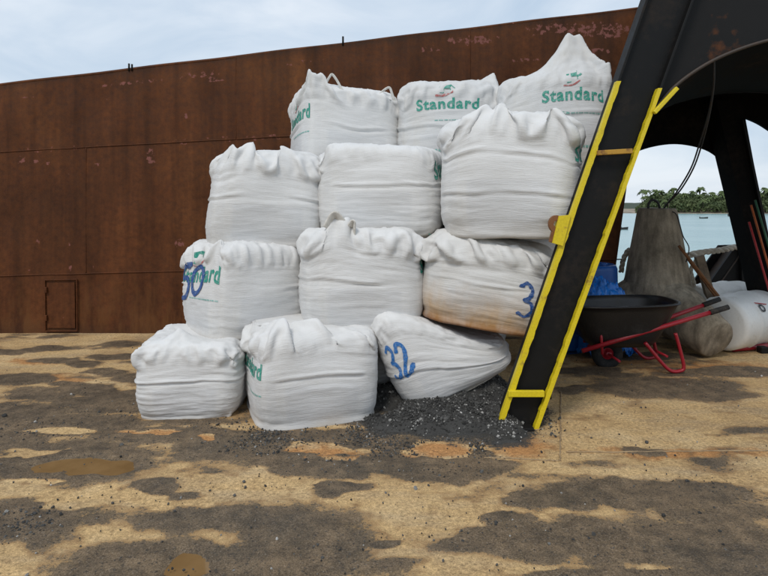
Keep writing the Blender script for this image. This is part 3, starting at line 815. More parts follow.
def rope(pts, r, label, name='rope'):
    P_ = [Vector(p) for p in spline(pts, 10)]
    root = empty(name, P_[0], label, 'rope')
    for s in range(3):
        bm = bmesh.new(); q = []
        L = 0
        for k, p in enumerate(P_):
            if k: L += (p-P_[k-1]).length
            a = L/(r*7)*2*math.pi+s*2*math.pi/3
            t = (P_[min(k+1, len(P_)-1)]-P_[max(k-1, 0)]).normalized(); u = t.orthogonal().normalized(); w = t.cross(u)
            q.append(p+u*math.cos(a)*r*.5+w*math.sin(a)*r*.5)
        bm_tube(bm, q, r*.62, 6); link('strand', bm, M['rope'], root)
def rope_pts(L, d): return [P(x, y, d) for x, y in L]
rope([P(676, 262, 7.0), P(690, 255, 7.05), P(706, 252, 7.1), P(722, 250, 7.2), P(736, 247, 7.3), P(752, 245.5, 7.4), P(775, 244, 7.5)], .036, 'thick pale rope stretched over the black housing at right')
rope([P(690, 300, 6.9), P(694, 285, 6.85), P(691, 270, 6.85), P(697, 258, 6.9), P(693, 254, 7.0)], .022, 'frayed pale rope end hanging beside the concrete block', 'rope_end')
rope([P(621, 272, 7.2), P(624, 258, 7.15), P(630, 250, 7.1), P(634, 262, 7.1), P(628, 275, 7.2)], .03, 'short loop of pale rope left of the concrete block', 'rope_loop')

# =====================================================================
# concrete tetrapod
# =====================================================================
TX, TY = (657-CX)/F*6.62, 6.62
tet = empty('concrete_tetrapod', (TX, TY, 0), 'grey concrete tetrapod block with one blunt leg pointing up', 'concrete block')
def tet_leg(dir_, L, r0, r1, base, seed, nm):
    d = Vector(dir_).normalized(); q = d.to_track_quat('Z', 'Y').to_matrix().to_4x4(); Mx = Matrix.Translation(base) @ q
    bm = bmesh.new()
    prof = [(r0*.9, -.10)]+[(r0+(r1-r0)*t, L*t) for t in np.linspace(0, .96, 14)]+[(r1*.99, L*.99), (r1*.93, L), (r1*.45, L), (0, L)]
    bm_lathe(bm, prof, 36, Mx)
    for v in bm.verts:
        nz = float(fbm(v.co.x*5, v.co.y*5, v.co.z*5, seed, 3))-.5
        ang = 0
        v.co += (v.co-Vector(base)).normalized()*nz*.03
    return link(nm, bm, M['concrete'], tet)
hub = Vector((TX, TY, .52))
tet_leg((0, 0, 1), 1.03, .385, .205, hub, 1, 'upright_leg')
for az, L, nm in ((math.radians(-71), .85, 1), (math.radians(169), .72, 2), (math.radians(49), .78, 3)):
    tet_leg((math.cos(az)*.93, math.sin(az)*.93, -.37), L, .37, .205, hub, 5+nm, 'ground_leg')
bm = bmesh.new(); bmesh.ops.create_icosphere(bm, subdivisions=4, radius=.40)
for v in bm.verts:
    v.co *= 1+.08*(float(fbm(v.co.x*4, v.co.y*4, v.co.z*4, 3, 3))-.5); v.co += hub
link('hub', bm, M['concrete'], tet, True)
bm = bmesh.new(); bm_tube(bm, [Vector(p) for p in spline([P(648, 211, 6.55), P(649, 203, 6.55), P(653, 200, 6.55), P(658, 203, 6.55), P(660, 211, 6.55)], 6)], .014, 8); link('lifting_eye', bm, M['cable'], tet)
cw = empty('slack_wire', P(676, 216, 6.4), 'thin slack wire running down the right side of the concrete block', 'wire')
bm = bmesh.new(); bm_tube(bm, [Vector(p) for p in spline([P(664, 210, 6.5), P(675, 213, 6.4), P(679, 222, 6.35), P(683, 236, 6.3), P(689, 248, 6.3), P(686, 262, 6.3)], 6)], .006, 6); link('wire_run', bm, M['cable'], cw)

# =====================================================================
# wheelbarrow
# =====================================================================
wb = empty('wheelbarrow', G(640, 366), 'wheelbarrow with black tray and dark red tubular frame before the concrete block', 'wheelbarrow')
WD = 5.62
def bp(px, py, dy=0.): return P(px, py, WD)+Vector((0, dy, 0))
# tray: lofted rounded rectangles from rim to floor, open, with thickness
def tray():
    rim = (P(565, 300, WD).x, P(671, 297, WD).x); zr = (P(0, 304, WD).z, P(0, 301, WD).z)
    flo = (P(584, 0, WD).x, P(650, 0, WD).x); zf = P(0, 343, WD).z
    V = []; Q = []; seg = 40; lev = 8
    def ring(t, inset, zadd):
        x0 = rim[0]+(flo[0]-rim[0])*t+inset; x1 = rim[1]+(flo[1]-rim[1])*t-inset
        hw = .33+(.22-.33)*t-inset; cx_, rx_ = (x0+x1)/2, (x1-x0)/2
        out = []
        for k in range(seg):
            a = k/seg*2*math.pi; ca, sa = math.cos(a), math.sin(a)
            e = 3.4
            q = (abs(ca)**e+abs(sa)**e)**(-1/e)
            x = cx_+rx_*ca*q; y = WD+hw*sa*q
            zz = (zr[0]+(zr[1]-zr[0])*(x-rim[0])/(rim[1]-rim[0]))*(1-t)+zf*t
            out.append(Vector((x, y, zz+zadd)))
        return out
    rings = []
    for k in range(lev):
        t = k/(lev-1); rings.append(ring(1-(1-t)**1.0*1.0 if False else t**1.15, .0 if k < lev-1 else .03, 0))
    rings = rings[::-1]
    rings.append(ring(0, -.022, .004)); rings.append(ring(0, -.022, .02)); rings.append(ring(0, .012, .02))
    for k in range(1, lev): rings.append(ring((k/(lev-1))**1.15, .012 if k < lev-1 else .035, .012))
    for r in rings: V += r
    n = len(rings)
    for k in range(n-1):
        for j in range(seg): Q.append((k*seg+j, k*seg+(j+1) % seg, (k+1)*seg+(j+1) % seg, (k+1)*seg+j))
    Q.append(tuple(range(seg-1, -1, -1))); Q.append(tuple((n-1)*seg+j for j in range(seg)))
    return data('tray', V, Q, M['tray'], wb, True)
tray()
for dy, e0, e1 in ((-.24, (582, 351), (712, 312)), (.24, (588, 347), (705, 304.5))):
    a = P(*e0, WD+dy); b = P(*e1, WD+dy)
    bm = bmesh.new(); bm_tube(bm, [a, a.lerp(b, .5), b], .021, 10); h_ = link('handle', bm, M['red'], wb)
    g = b+(b-a).normalized()*.16
    bm = bmesh.new(); bm_tube(bm, [b-(b-a).normalized()*.02, g], [.026, .024], 10); link('grip', bm, M['rubber'], h_)
# wheel
wc = P(607, 353.2, 5.66); R_ = .158
wh = empty('wheel', wc); wh.parent = wb; wh.location = wc-Vector(wb.location)
rot = Matrix.Translation(wc) @ Matrix.Rotation(math.pi/2, 4, 'X')
bm = bmesh.new(); bm_lathe(bm, [(R_-.055+.05*math.cos(a)*1.0+.0, .048*math.sin(a)) for a in np.linspace(0, 2*math.pi, 17)], 40, rot); link('tyre', bm, M['rubber'], wh)
bm = bmesh.new(); bm_lathe(bm, [(.012, -.05), (.03, -.05), (.03, -.02), (.09, -.012), (.108, -.03), (.108, .03), (.09, .012), (.03, .02), (.03, .05), (.012, .05)], 32, rot); link('rim', bm, M['red'], wh)
bm = bmesh.new(); bm_tube(bm, [wc-Vector((0, .30, 0)), wc+Vector((0, .30, 0))], .012, 8); link('axle', bm, M['red'], wb)
# legs: bent tubes down to a skid
for dy, px0 in ((-.24, 0), (.24, -3)):
    o_ = Vector((0, dy, 0)); s = (1.55/(1.55))
    pts = [P(634+px0, 337, WD)+o_, P(648+px0, 354, WD)+o_, P(658+px0, 365, WD)+o_, P(667+px0, 366.5, WD)+o_, P(671+px0, 360, WD)+o_, P(667+px0, 342, WD)+o_, P(663+px0, 328, WD)+o_]
    pts[2].z = .035; pts[3].z = .03
    bm = bmesh.new(); bm_tube(bm, [Vector(p) for p in spline(pts, 6)], .017, 8); link('leg', bm, M['red'], wb)
bm = bmesh.new(); bm_tube(bm, [P(655, 350, WD)+Vector((0, -.24, 0)), P(653, 350, WD)+Vector((0, .24, 0))], .012, 8); link('leg_brace', bm, M['red'], wb)
for dy in (-.24, .24):
    bm = bmesh.new(); bm_tube(bm, [P(593, 348, WD)+Vector((0, dy, 0)), P(592, 318, WD)+Vector((0, dy*.9, 0))], .014, 8); link('front_strut', bm, M['red'], wb)

# =====================================================================
# blue drum, blue tarpaulin, white drums, poles
# =====================================================================
def drum(name, c, r, h, axis, mat, label, group=None, ribs=(.33, .66), lid=True):
    root = empty(name, c, label, 'drum', group)
    q = Vector(axis).normalized().to_track_quat('Z', 'Y').to_matrix().to_4x4()
    Mx = Matrix.Translation(c) @ q
    bm = bmesh.new(); prof = [(0, 0), (r*.86, 0), (r*.95, .012), (r, .045)]
    for t in np.linspace(.06, .94, 30):
        b = sum(math.exp(-((t-k)/.018)**2) for k in ribs)*.014
        prof.append((r*(1+.02*math.sin(math.pi*t))+b, h*t))
    prof += [(r, h-.045), (r*.95, h-.012), (r*.88, h), (r*.84, h-.02), (0, h-.02)]
    bm_lathe(bm, prof, 44, Mx); link('shell', bm, mat, root)
    for x, y in ((.5, 0), (-.5, .1)):
        bm = bmesh.new(); bm_lathe(bm, [(0, h+.006), (.035, h+.006), (.04, h-.004), (.04, h-.022)], 16, Mx @ Matrix.Translation((x*r, y*r, 0))); link('bung_cap', bm, mat, root)
    return root, Mx
dc = P(590, 0, 6.55); drum('blue_drum', Vector((dc.x, 6.55, 0)), .29, .92, (0, 0, 1), M['blue'], 'dark blue plastic drum standing behind the wheelbarrow tray')
dc = P(570, 0, 6.35); drum('blue_drum', Vector((dc.x-.12, 6.35, 0)), .28, .62, (0, 0, 1), M['blue'], 'short dark blue drum half hidden behind the yellow-edged leg')
def tarp():
    n, m = 60, 44; V = []; Q = []
    cx_, cy_ = (603-CX)/F*6.18, 6.2
    for i_ in range(m+1):
        for j_ in range(n+1):
            u, v = j_/n-.5, i_/m-.5
            x = u*.62; y = v*.46
            r = math.sqrt((u/.5)**2+(v/.5)**2)
            h = .70*max(0, 1-r**2.6*.9)**.5
            nz = float(vn(u*9+3, v*9, 0, 5))*.10+abs(float(vn(u*17, v*15, 3, 8))-.5)*.14+.04*float(vn(u*34, v*34, 1, 2))
            z = max(.012, h+nz-.04)
            V.append((cx_+x*(1+.25*(float(vn(v*8, u*5, 9, 1))-.5)), cy_+y, z))
    for i_ in range(m):
        for j_ in range(n): a = i_*(n+1)+j_; Q.append((a, a+1, a+n+2, a+n+1))
    o = data('blue_tarpaulin', V, Q, M['tarp'], None, True)
    s = o.modifiers.new('thickness', 'SOLIDIFY'); s.thickness = .006; s.offset = -1
    tag(o, 'crumpled bright blue tarpaulin bundled in front of the blue drum', 'tarpaulin')
tarp()
r1, Mw = drum('white_drum', Vector((3.62, 6.22, .30)), .29, .86, (.86, .50, .02), M['white'], 'white plastic drum lying on the deck with a black ring mark, nearest', 'white drums lying at the right edge')
r2, M2 = drum('white_drum', Vector((3.66, 6.86, .33)), .30, .86, (.93, .36, .02), M['white'], 'white plastic drum lying behind the one with the black ring mark', 'white drums lying at the right edge')
# black ring print and red stroke on the near drum's shell, wrapped on the surface
def wrap(lpts, w, nm, mat, parent):
    # polyline in drum coordinates (angle, height) drawn as a thin ribbon 2 mm proud of the shell
    V = []; Q = []
    for k, (a, h) in enumerate(lpts):
        t = Vector(lpts[min(k+1, len(lpts)-1)])-Vector(lpts[max(k-1, 0)]); nrm = Vector((-t.y, t.x)).normalized() if t.length else Vector((1, 0))
        for s in (-.5, .5):
            aa = a+nrm.x*w*s/.3; hh = h+nrm.y*w*s
            V.append(Mw @ Vector((.305*math.cos(aa), .305*math.sin(aa), hh)))
        if k: Q.append((2*k-2, 2*k-1, 2*k+1, 2*k))
    data(nm, V, Q, mat, parent)
ca_ = None
for a_ in np.linspace(0, 6.28, 73):
    p = Mw @ Vector((.3*math.cos(a_), .3*math.sin(a_), .40)); 
    v_ = (Vector((0, 0, CH))-p).normalized(); nrm = (p-(Mw @ Vector((0, 0, .40)))).normalized()
    if ca_ is None or nrm.dot(v_) > ca_[0]: ca_ = (nrm.dot(v_), a_)
A0 = ca_[1]
wrap([(A0-.25+.12*math.cos(t), .36+.036*math.sin(t)) for t in np.linspace(0, 2*math.pi, 25)], .022, 'ring_mark', M['mark'], r1)
wrap([(A0-.5+.15*t, .28+.2*t) for t in np.linspace(0, 1, 8)], .014, 'red_stroke', M['redprint'], r1)

def pole(name, a, b, r, mat, label, cat, group=None, square=False, tip=None):
    root = empty(name, b if Vector(b).z < Vector(a).z else a, label, cat, group)
    bm = bmesh.new()
    if square: bm_beam(bm, a, b, r*2, r*1.1)
    else: bm_tube(bm, [Vector(a), Vector(a).lerp(Vector(b), .5)+Vector((.004, 0, .004)), Vector(b)], r, 8)
    link('shaft', bm, mat, root)
    if tip:
        d = (Vector(b)-Vector(a)).normalized(); bm = bmesh.new(); bm_tube(bm, [Vector(b)-d*.02, Vector(b)+d*.10], [r*1.5, r*1.2], 8); link('end_socket', bm, mat, root)
    return root
pole('rusty_pole', P(679, 246, 6.25), G(757, 347), .016, M['rust'], 'thin rusty pole leaning from the concrete block down to the deck, front one', 'pole', tip=True)
pole('rusty_pole', P(681, 250, 6.4), G(747, 341), .013, M['rust'], 'thinner rusty rod leaning just behind the front rusty pole', 'pole', tip=True)
pole('timber_plank', P(699, 256, 6.7), G(722, 342)+Vector((0, 0, .02)), .05, M['wood'], 'weathered timber plank leaning beside the concrete block', 'plank', square=True)
a, b = G(733, 352), G(768, 349); a.z = b.z = .035
rp = empty('red_pipe_tool', a, 'short red pipe tool lying on the deck by the white drum', 'tool')
bm = bmesh.new(); bm_tube(bm, [a, b], .032, 10); link('red_sleeve', bm, M['red'], rp)
bm = bmesh.new(); bm_box(bm, P(763, 350.5, 6.2)+Vector((0, 0, 0)), (.09, .09, .09), None, .012); link('socket_head', bm, M['blackrust'], rp)
for (x0, y0, x1, y1, mt, lb) in ((751, 205, 769, 262, 'orange', 'orange stick leaning on the sloping rear leg'), (755, 200, 776, 262, 'green', 'green stick leaning on the sloping rear leg'), (749, 222, 770, 285, 'redprint', 'red stick leaning lowest on the sloping rear leg')):
    pole('stick', P(x0, y0, 6.46), P(x1+16, y1+66, 6.44), .012, M[mt], lb, 'stick')

# =====================================================================
# white woven bulk bags
# =====================================================================
# ---------- cloth simulation of a filled bulk bag ----------
def box_topology(n, m):
    """surface lattice of an n x n x m box; returns ids, integer coords, quads"""
    ids = {}; co = []
    def vid(i, j, k):
        t = (i, j, k)
        if t not in ids:
            ids[t] = len(co); co.append(t)
        return ids[t]
    quads = []
    for i in range(n):
        for k in range(m):
            quads.append((vid(i,0,k), vid(i+1,0,k), vid(i+1,0,k+1), vid(i,0,k+1)))
            quads.append((vid(i+1,n,k), vid(i,n,k), vid(i,n,k+1), vid(i+1,n,k+1)))
            quads.append((vid(0,i+1,k), vid(0,i,k), vid(0,i,k+1), vid(0,i+1,k+1)))
            quads.append((vid(n,i,k), vid(n,i+1,k), vid(n,i+1,k+1), vid(n,i,k+1)))
    for i in range(n):
        for j in range(n):
            quads.append((vid(i,j+1,0), vid(i+1,j+1,0), vid(i+1,j,0), vid(i,j,0)))
            quads.append((vid(i,j,m), vid(i+1,j,m), vid(i+1,j+1,m), vid(i,j+1,m)))
    return ids, np.array(co), np.array(quads)

def constraints(co, quads):
    es = {}
    nb = [set() for _ in range(len(co))]
    for q in quads:
        for a in range(4):
            i, j = int(q[a]), int(q[(a+1) % 4])
            es[(min(i,j), max(i,j))] = 0
            nb[i].add(j); nb[j].add(i)
    for q in quads:
        for i, j in ((q[0], q[2]), (q[1], q[3])):
            es[(int(min(i,j)), int(max(i,j)))] = 1
    for v in range(len(co)):            # bending: opposite neighbours
        l = list(nb[v])
        for a in range(len(l)):
            for b in range(a+1, len(l)):
                d = np.abs(co[l[a]] - co[l[b]])
                if d.sum() == 2 and d.max() == 2:
                    e = (min(l[a], l[b]), max(l[a], l[b]))
                    es.setdefault(e, 2)
    e = np.array(list(es.keys())); t = np.array(list(es.values()))
    return e, t

def sim_bag(topo, seed, size=(1.0,1.0,1.02), core=(.47,.47,.80), pw=(4.,6.), bulge=.10, cap=.80, cap_y=-.15, lip=1.0, pins=(), steps=80, iters=8,
            floor=None, suck=5., wm=5.0, grav=2., fric=.5, top=(.86,.2,.3)):
    """fabric box of `size` shrunk on to a grain core (superquadric half widths, height) with slack that buckles into creases"""
    ids, co, quads, e, et, n, m = topo
    rng = np.random.default_rng(seed)
    W, D, H = size
    rest = np.stack([(co[:,0]/n-.5)*W, (co[:,1]/n-.5)*D, co[:,2]/m*H], 1)
    N = len(co)
    ca, cb, ch = core
    c0 = np.stack([rest[:,0]/W*2*ca, rest[:,1]/D*2*cb, (rest[:,2]/H*2-1)*ch*.5], 1)
    f0 = ((np.abs(c0[:,0]/ca)**pw[0]+np.abs(c0[:,1]/cb)**pw[0])**(pw[1]/pw[0])+np.abs(c0[:,2]/ch*2)**pw[1])**(1/pw[1])
    p = c0/f0[:,None]*1.02 + [0, 0, ch*.5]
    xv = np.clip((co[:,2]/m-top[0])/(1-top[0])/.6, 0, 1)
    bd = np.minimum(np.minimum(co[:,0], n-co[:,0]), np.minimum(co[:,1], n-co[:,1]))/n
    xv = np.where(co[:,2] == m, np.clip(1-bd/top[1], 0, 1), xv)
    L = np.linalg.norm(p[e[:,0]]-p[e[:,1]], axis=1)*(.985 + top[2]*(xv[e[:,0]]+xv[e[:,1]])*.5)
    p += rng.normal(0, .004, p.shape)*(1+2*xv[:,None])
    stiff_t = np.array([1., .6, .10])[et]; stiff_c = np.array([.45, .08, .05])[et]
    wsum = np.bincount(e[:,0], minlength=N) + np.bincount(e[:,1], minlength=N)
    wv = wm/wsum
    idx = np.concatenate([e[:,0], e[:,1]])
    order = np.argsort(idx, kind='stable'); cuts = np.searchsorted(idx[order], np.arange(N))
    ph = rng.uniform(0, 6.28, 8)
    v = np.zeros_like(p); dt = 1/60.
    pinid = [ids[(int(round((t[0]+.5)*n)), int(round((t[1]+.5)*n)), m)] for t in pins]
    pint = np.array([t[2:5] for t in pins]) if pins else None
    for s in range(steps):
        f = min(1, s/(steps*.5))
        q0, q1, q2, q3 = (p[quads[:,k]] for k in range(4))
        nn = np.cross(q2-q0, q3-q1)*.5/(W*D/n/n)
        acc = np.zeros_like(p)
        for k in range(4):
            for a in range(3): acc[:,a] += np.bincount(quads[:,k], nn[:,a]*-suck*.25, N)
        acc[:,2] -= grav
        v = v*.9 + acc*dt
        sp = np.linalg.norm(v, axis=1, keepdims=True); v *= np.minimum(1, 1.0/np.maximum(sp, 1e-6))
        pn = p + v*dt
        capz = H*1.1 + (cap-H*1.1)*f
        for it in range(iters):
            d = pn[e[:,1]]-pn[e[:,0]]
            l = np.sqrt((d*d).sum(1))+1e-9
            x = l-L
            w = np.where(x > 0, stiff_t, stiff_c)
            g = d*((.5*w*x/l)[:,None])
            gg = np.concatenate([g, -g])[order]
            pn += np.add.reduceat(gg, cuts, axis=0)*wv[:,None]
            if pinid: pn[pinid] += (pint-pn[pinid])*.5*f
            if it % 2 == 1 or it == iters-1:
                z = (pn[:,2]-ch*.5)/(ch*.5)
                zc = np.clip(z, -1, 1)
                an = np.arctan2(pn[:,1], pn[:,0])
                bl = 1 + bulge*(1-zc*zc)*(1-.35*zc) + .012*np.sin(3*an+ph[0]+2*zc) + .012*np.sin(5*an+ph[1]-3*zc)
                r = (np.abs(pn[:,0]/(ca*bl))**pw[0] + np.abs(pn[:,1]/(cb*bl))**pw[0])
                tz = z*(1+.05*np.sin(4*pn[:,0]+ph[2])*(z > 0)+.05*np.sin(5*pn[:,1]+ph[3])*(z > 0))
                ff = (r**(pw[1]/pw[0]) + np.abs(tz)**pw[1])**(1/pw[1])
                k = np.where(ff < 1, 1/np.maximum(ff, .3), 1)
                pn[:,0] *= k; pn[:,1] *= k; pn[:,2] = ch*.5 + (pn[:,2]-ch*.5)*k
                if cap < H: pn[:,2] = np.minimum(pn[:,2], capz + np.maximum(0, cap_y-pn[:,1])*lip)
                fl = 0 if floor is None else floor[0]*pn[:,0]+floor[1]*pn[:,1]
                pn[:,2] = np.maximum(pn[:,2], fl)
        v = (pn-p)/dt
        v[ff < 1.01] *= fric
        p = pn
    return rest, p

NB, MB_ = 28, 30
_ids, _co, _quads = box_topology(NB, MB_)
_e, _et = constraints(_co, _quads)
TOPO = (_ids, _co, _quads, _e, _et, NB, MB_)

def face_grid(p, face):
    g = np.zeros((NB+1, MB_+1, 3))
    for u in range(NB+1):
        for k in range(MB_+1):
            key = {'front': (u, 0, k), 'left': (0, NB-u, k), 'right': (NB, u, k)}[face]
            g[u, k] = p[_ids[key]]
    return g
def on_face(g, u, v):
    u = min(max(u, 0), .9999)*NB; v = min(max(v, 0), .9999)*MB_
    i, k = int(u), int(v); a, b = u-i, v-k
    return Vector(g[i, k]*(1-a)*(1-b)+g[i+1, k]*a*(1-b)+g[i, k+1]*(1-a)*b+g[i+1, k+1]*a*b)
FONTS = {}
def text_mesh(body, bold=.0, sub=.05):
    key = (body, bold)
    if key not in FONTS:
        cu = bpy.data.curves.new('t', 'FONT'); cu.body = body; cu.size = 1.0; cu.offset = bold; cu.space_character = 1.12; cu.resolution_u = 3
        o = bpy.data.objects.new('t', cu); COL.objects.link(o)
        me = bpy.data.meshes.new_from_object(o.evaluated_get(bpy.context.evaluated_depsgraph_get()))
        bpy.data.objects.remove(o)
        bm = bmesh.new(); bm.from_mesh(me); bmesh.ops.remove_doubles(bm, verts=bm.verts, dist=1e-4)
        for _ in range(2):
            ed = [e for e in bm.edges if e.calc_length() > .22]
            bmesh.ops.subdivide_edges(bm, edges=ed, cuts=1); bmesh.ops.triangulate(bm, faces=bm.faces)
        V = np.array([v.co[:2] for v in bm.verts]); Q = [[v.index for v in f.verts] for f in bm.faces]; bm.free()
        V[:,0] -= V[:,0].min(); V /= V[:,0].max()            # width 1, baseline at 0
        FONTS[key] = (V, Q)
    return FONTS[key]
def emboss(bag, face, V, Q, name, mat, lift=.0035):
    """lay flat artwork given in face coordinates on to the creased fabric"""
    g = face_grid(bag['p'], face); out = []
    for u, v in V:
        q = on_face(g, u, v); co, nrm, _, _ = bag['bvh'].find_nearest(q)
        out.append(co+nrm*lift)
    return data(name, out, Q, mat, bag['root'])
def stroke(pts, w, k=10):
    P_ = spline(pts, k); V = []; Q = []
    for i, p in enumerate(P_):
        t = P_[min(i+1, len(P_)-1)]-P_[max(i-1, 0)]; n = np.array([-t[1], t[0]]); n /= max(np.linalg.norm(n), 1e-6)
        ww = w*(.8+.4*float(vn(i*.35, 0, 0, 7)))*(.55 if i in (0, len(P_)-1) else 1)
        V += [p-n*ww/2, p, p+n*ww/2]
        if i: a = 3*i; Q += [(a-3, a-2, a+1, a), (a-2, a-1, a+2, a+1)]
    return V, Q
def print_bag(bag, face, u0, u1, v, logo=True, lines=True, word='Standard', slope=0.):
    """green brand word with the arrow emblem above and the small print below"""
    W = u1-u0; asp = bag['w']/bag['h']
    V, Q = text_mesh(word, .03)
    full = text_mesh('Standard', .03)[0]
    emboss(bag, face, [(u0+a*W, v+b*W*asp*1.05+slope*a) for a, b in V], Q, 'printed_word', M['pgreen'])
    if logo:
        c = u0+W*.5; k = W*.13; vv = v+W*asp*.30
        pts = [(-.9, -.3), (-.4, -.3), (-.4, .25), (.35, .25), (.35, -.05), (1.0, .5), (.35, 1.05), (.35, .75), (-.9, .75)]
        emboss(bag, face, [(c+x*k, vv+y*k*asp+slope*.5) for x, y in pts], [(0, 1, 2, 7, 8), (2, 3, 6, 7), (4, 5, 6, 3)], 'printed_arrow', M['pgreen'])
        Vs, Qs = stroke([(c-1.3*k, vv-.55*k*asp), (c-.3*k, vv-.62*k*asp), (c+.7*k, vv-.2*k*asp)], k*.16)
        emboss(bag, face, [(a, b+slope*.5) for a, b in Vs], Qs, 'printed_swoosh', M['pred'])
    if lines:
        rg_ = random.Random(5)
        for dv, th, mt, f0, f1 in ((-.095, .011, 'ppale', .3, .98), (-.34, .020, 'ppale', -.12, 1.1)):
            V = []; Q = []; x = f0
            while x < f1:
                wd = rg_.uniform(.02, .07)
                for a, b in ((x, 0), (x+wd, 0), (x+wd, 1), (x, 1)): V.append((u0+a*W, v+dv*W*asp*2.2+b*th*asp+slope*a))
                n = len(V); Q.append((n-4, n-3, n-2, n-1)); x += wd+rg_.uniform(.010, .022)
            emboss(bag, face, V, Q, 'small_print', M[mt])

def make_bag(label, box, yf, rz, hw, seed, mat='bag', tilt=0., pins=(), loops=(), style='a', cap=True, cap_y=-.12, name='bulk_bag', folds=(.64,), zbot=None, floor=None, shear=0., uniform=False, taper=0., pw=(4.6, 8.), **kw):
    st = {'a': dict(top=(.88, .12, 1.0), suck=1., grav=2.), 'b': dict(top=(.80, .20, .5), wm=3., grav=.6, suck=4.), 'c': dict(top=(.82, .22, .45), suck=3., grav=2.),
          'd': dict(top=(.86, .25, .30), suck=4., grav=2.)}[style]
    st.update(kw)
    ch = .94*hw
    rest, p = sim_bag(TOPO, seed, size=(1., 1., hw*1.05), core=(.47, .47, ch), pw=pw, cap=(ch*1.0 if cap else 9.), cap_y=cap_y, pins=pins, steps=58, iters=8, floor=floor, **st)
    rest = rest.copy(); rest[:,2] /= hw*1.05
    Rm = np.array(Matrix.Rotation(rz, 3, 'Z') @ Matrix.Rotation(tilt, 3, 'Y'))
    x0, x1, yt, yb = box
    sx = sz = 1.; X = 0.; Z = 1.
    shr = p.copy(); shr[:,0] += shear*p[:,2]*(.5-p[:,0])
    shr[:,2] *= 1-taper*sstep(-.38, .5, p[:,0]); shr[:,1] *= 1-taper*.35*(p[:,0]+.5)
    for it in range(14):
        q = (shr*[sx, sx, sz]) @ Rm.T
        q[:,1] += yf-np.percentile(q[:,1], .3)
        q[:,0] += X; q[:,2] += Z
        px = CX+F*q[:,0]/q[:,1]; py = HY-F*(q[:,2]-CH)/q[:,1]
        a0, a1 = np.percentile(px, [.4, 99.6]); b0, b1 = np.percentile(py, [1.5, 99.9])
        sx *= ((x1-x0)/(a1-a0))**.8; sz = sx if uniform else sz*((yb-yt)/(b1-b0))**.8
        X += ((x0+x1)-(a0+a1))/2/F*(yf+.4)*.9; Z += ((b1-yb) if uniform else ((b0+b1)-(yt+yb))/2)/F*(yf+.2)*.9
    q = (shr*[sx, sx, sz]) @ Rm.T
    q[:,1] += yf-np.percentile(q[:,1], .3); q[:,0] += X; q[:,2] += Z
    c = q.mean(0)
    root = empty(name, (c[0], c[1], q[:,2].min()), label, 'bulk bag', 'stacked white bulk bags')
    # one Catmull-Clark step, then creases pressed into the finer surface
    me = bpy.data.meshes.new('cage'); me.from_pydata(q.tolist(), [], _quads.tolist()); me.update()
    at = me.attributes.new('rest', 'FLOAT_VECTOR', 'POINT'); at.data.foreach_set('vector', rest.astype(np.float32).reshape(-1))
    o = bpy.data.objects.new('cage', me); COL.objects.link(o)
    sm = o.modifiers.new('s', 'SUBSURF'); sm.levels = sm.render_levels = 1
    me2 = bpy.data.meshes.new_from_object(o.evaluated_get(bpy.context.evaluated_depsgraph_get()))
    bpy.data.objects.remove(o); bpy.data.meshes.remove(me)
    n = len(me2.vertices)
    co = np.zeros(n*3); me2.vertices.foreach_get('co', co); co = co.reshape(-1, 3)
    nr = np.zeros(n*3); me2.vertices.foreach_get('normal', nr); nr = nr.reshape(-1, 3)
    rs = np.zeros(n*3, np.float32); me2.attributes['rest'].data.foreach_get('vector', rs); rs = rs.reshape(-1, 3).astype(float)
    x, y, z = rs.T
    side = sstep(.0, .05, z)*sstep(1.0, .93, z)
    warp = z + .09*(fbm(x*2.2, y*2.2, z*1.4, seed+3, 3)-.5)
    w = fbm(x*2.4, y*2.4, warp*24, seed+11, 2)
    ridge = (1-np.abs(2*w-1))**2.2
    mk = sstep(.30, .70, fbm(x*2.4, y*2.4, z*3.5, seed+23, 3))*.9+.22
    w2 = fbm(x*3.5, y*3.5, warp*46, seed+31, 2); r2 = (1-np.abs(2*w2-1))**2
    ds = side*(mk*.0085*(ridge-.35)+.0035*(r2-.4)*(.4+mk)) + .012*(fbm(x*4.5, y*4.5, z*4.5, seed+5, 3)-.5)
    tb = sstep(.80, .90, z)*sstep(.0, .3, np.maximum(np.abs(x), np.abs(y))-.1)
    pk = fbm(x*13, y*13, z*3.5, seed+61, 3)
    ds += tb*(.020*((1-np.abs(2*pk-1))**2-.4)+.012*(fbm(x*26, y*26, z*16, seed+71, 2)-.5))
    for zf in folds:
        t = warp-zf-.05*(fbm(x*1.6, y*1.6, 0, seed+41, 2)-.5)
        ds += side*(.012*np.exp(-(t/.011)**2)-.010*np.exp(-((t+.026)/.013)**2))*sstep(.3, .55, fbm(x*1.8+9, y*1.8, 0, seed+7, 2))
    co = co+nr*ds[:,None]
    me2.vertices.foreach_set('co', co.reshape(-1)); me2.update()
    e1 = .5-np.abs(x); e2 = .5-np.abs(y); u = np.where(e2 < e1, x, y)
    pa = sstep(.30, .275, np.abs(u))*sstep(.06, .09, z)*sstep(.56, .53, z)*.8 + sstep(.36, .375, np.abs(u))*sstep(.47, .455, np.abs(u))*.35
    at = me2.attributes.new('panel', 'FLOAT', 'POINT'); at.data.foreach_set('value', pa.astype(np.float32))
    me2.polygons.foreach_set('use_smooth', [True]*len(me2.polygons)); me2.name = 'fabric_body'
    body = link('fabric_body', me2, M[mat], root)
    bvh = BVHTree.FromPolygons([Vector(v) for v in co], [list(pl.vertices) for pl in me2.polygons])
    top = [bpy.data.objects]
    bag = dict(root=root, p=q, bvh=bvh, w=.94*sx, h=ch*sz, body=body, top=q[:,2].max(), c=c)
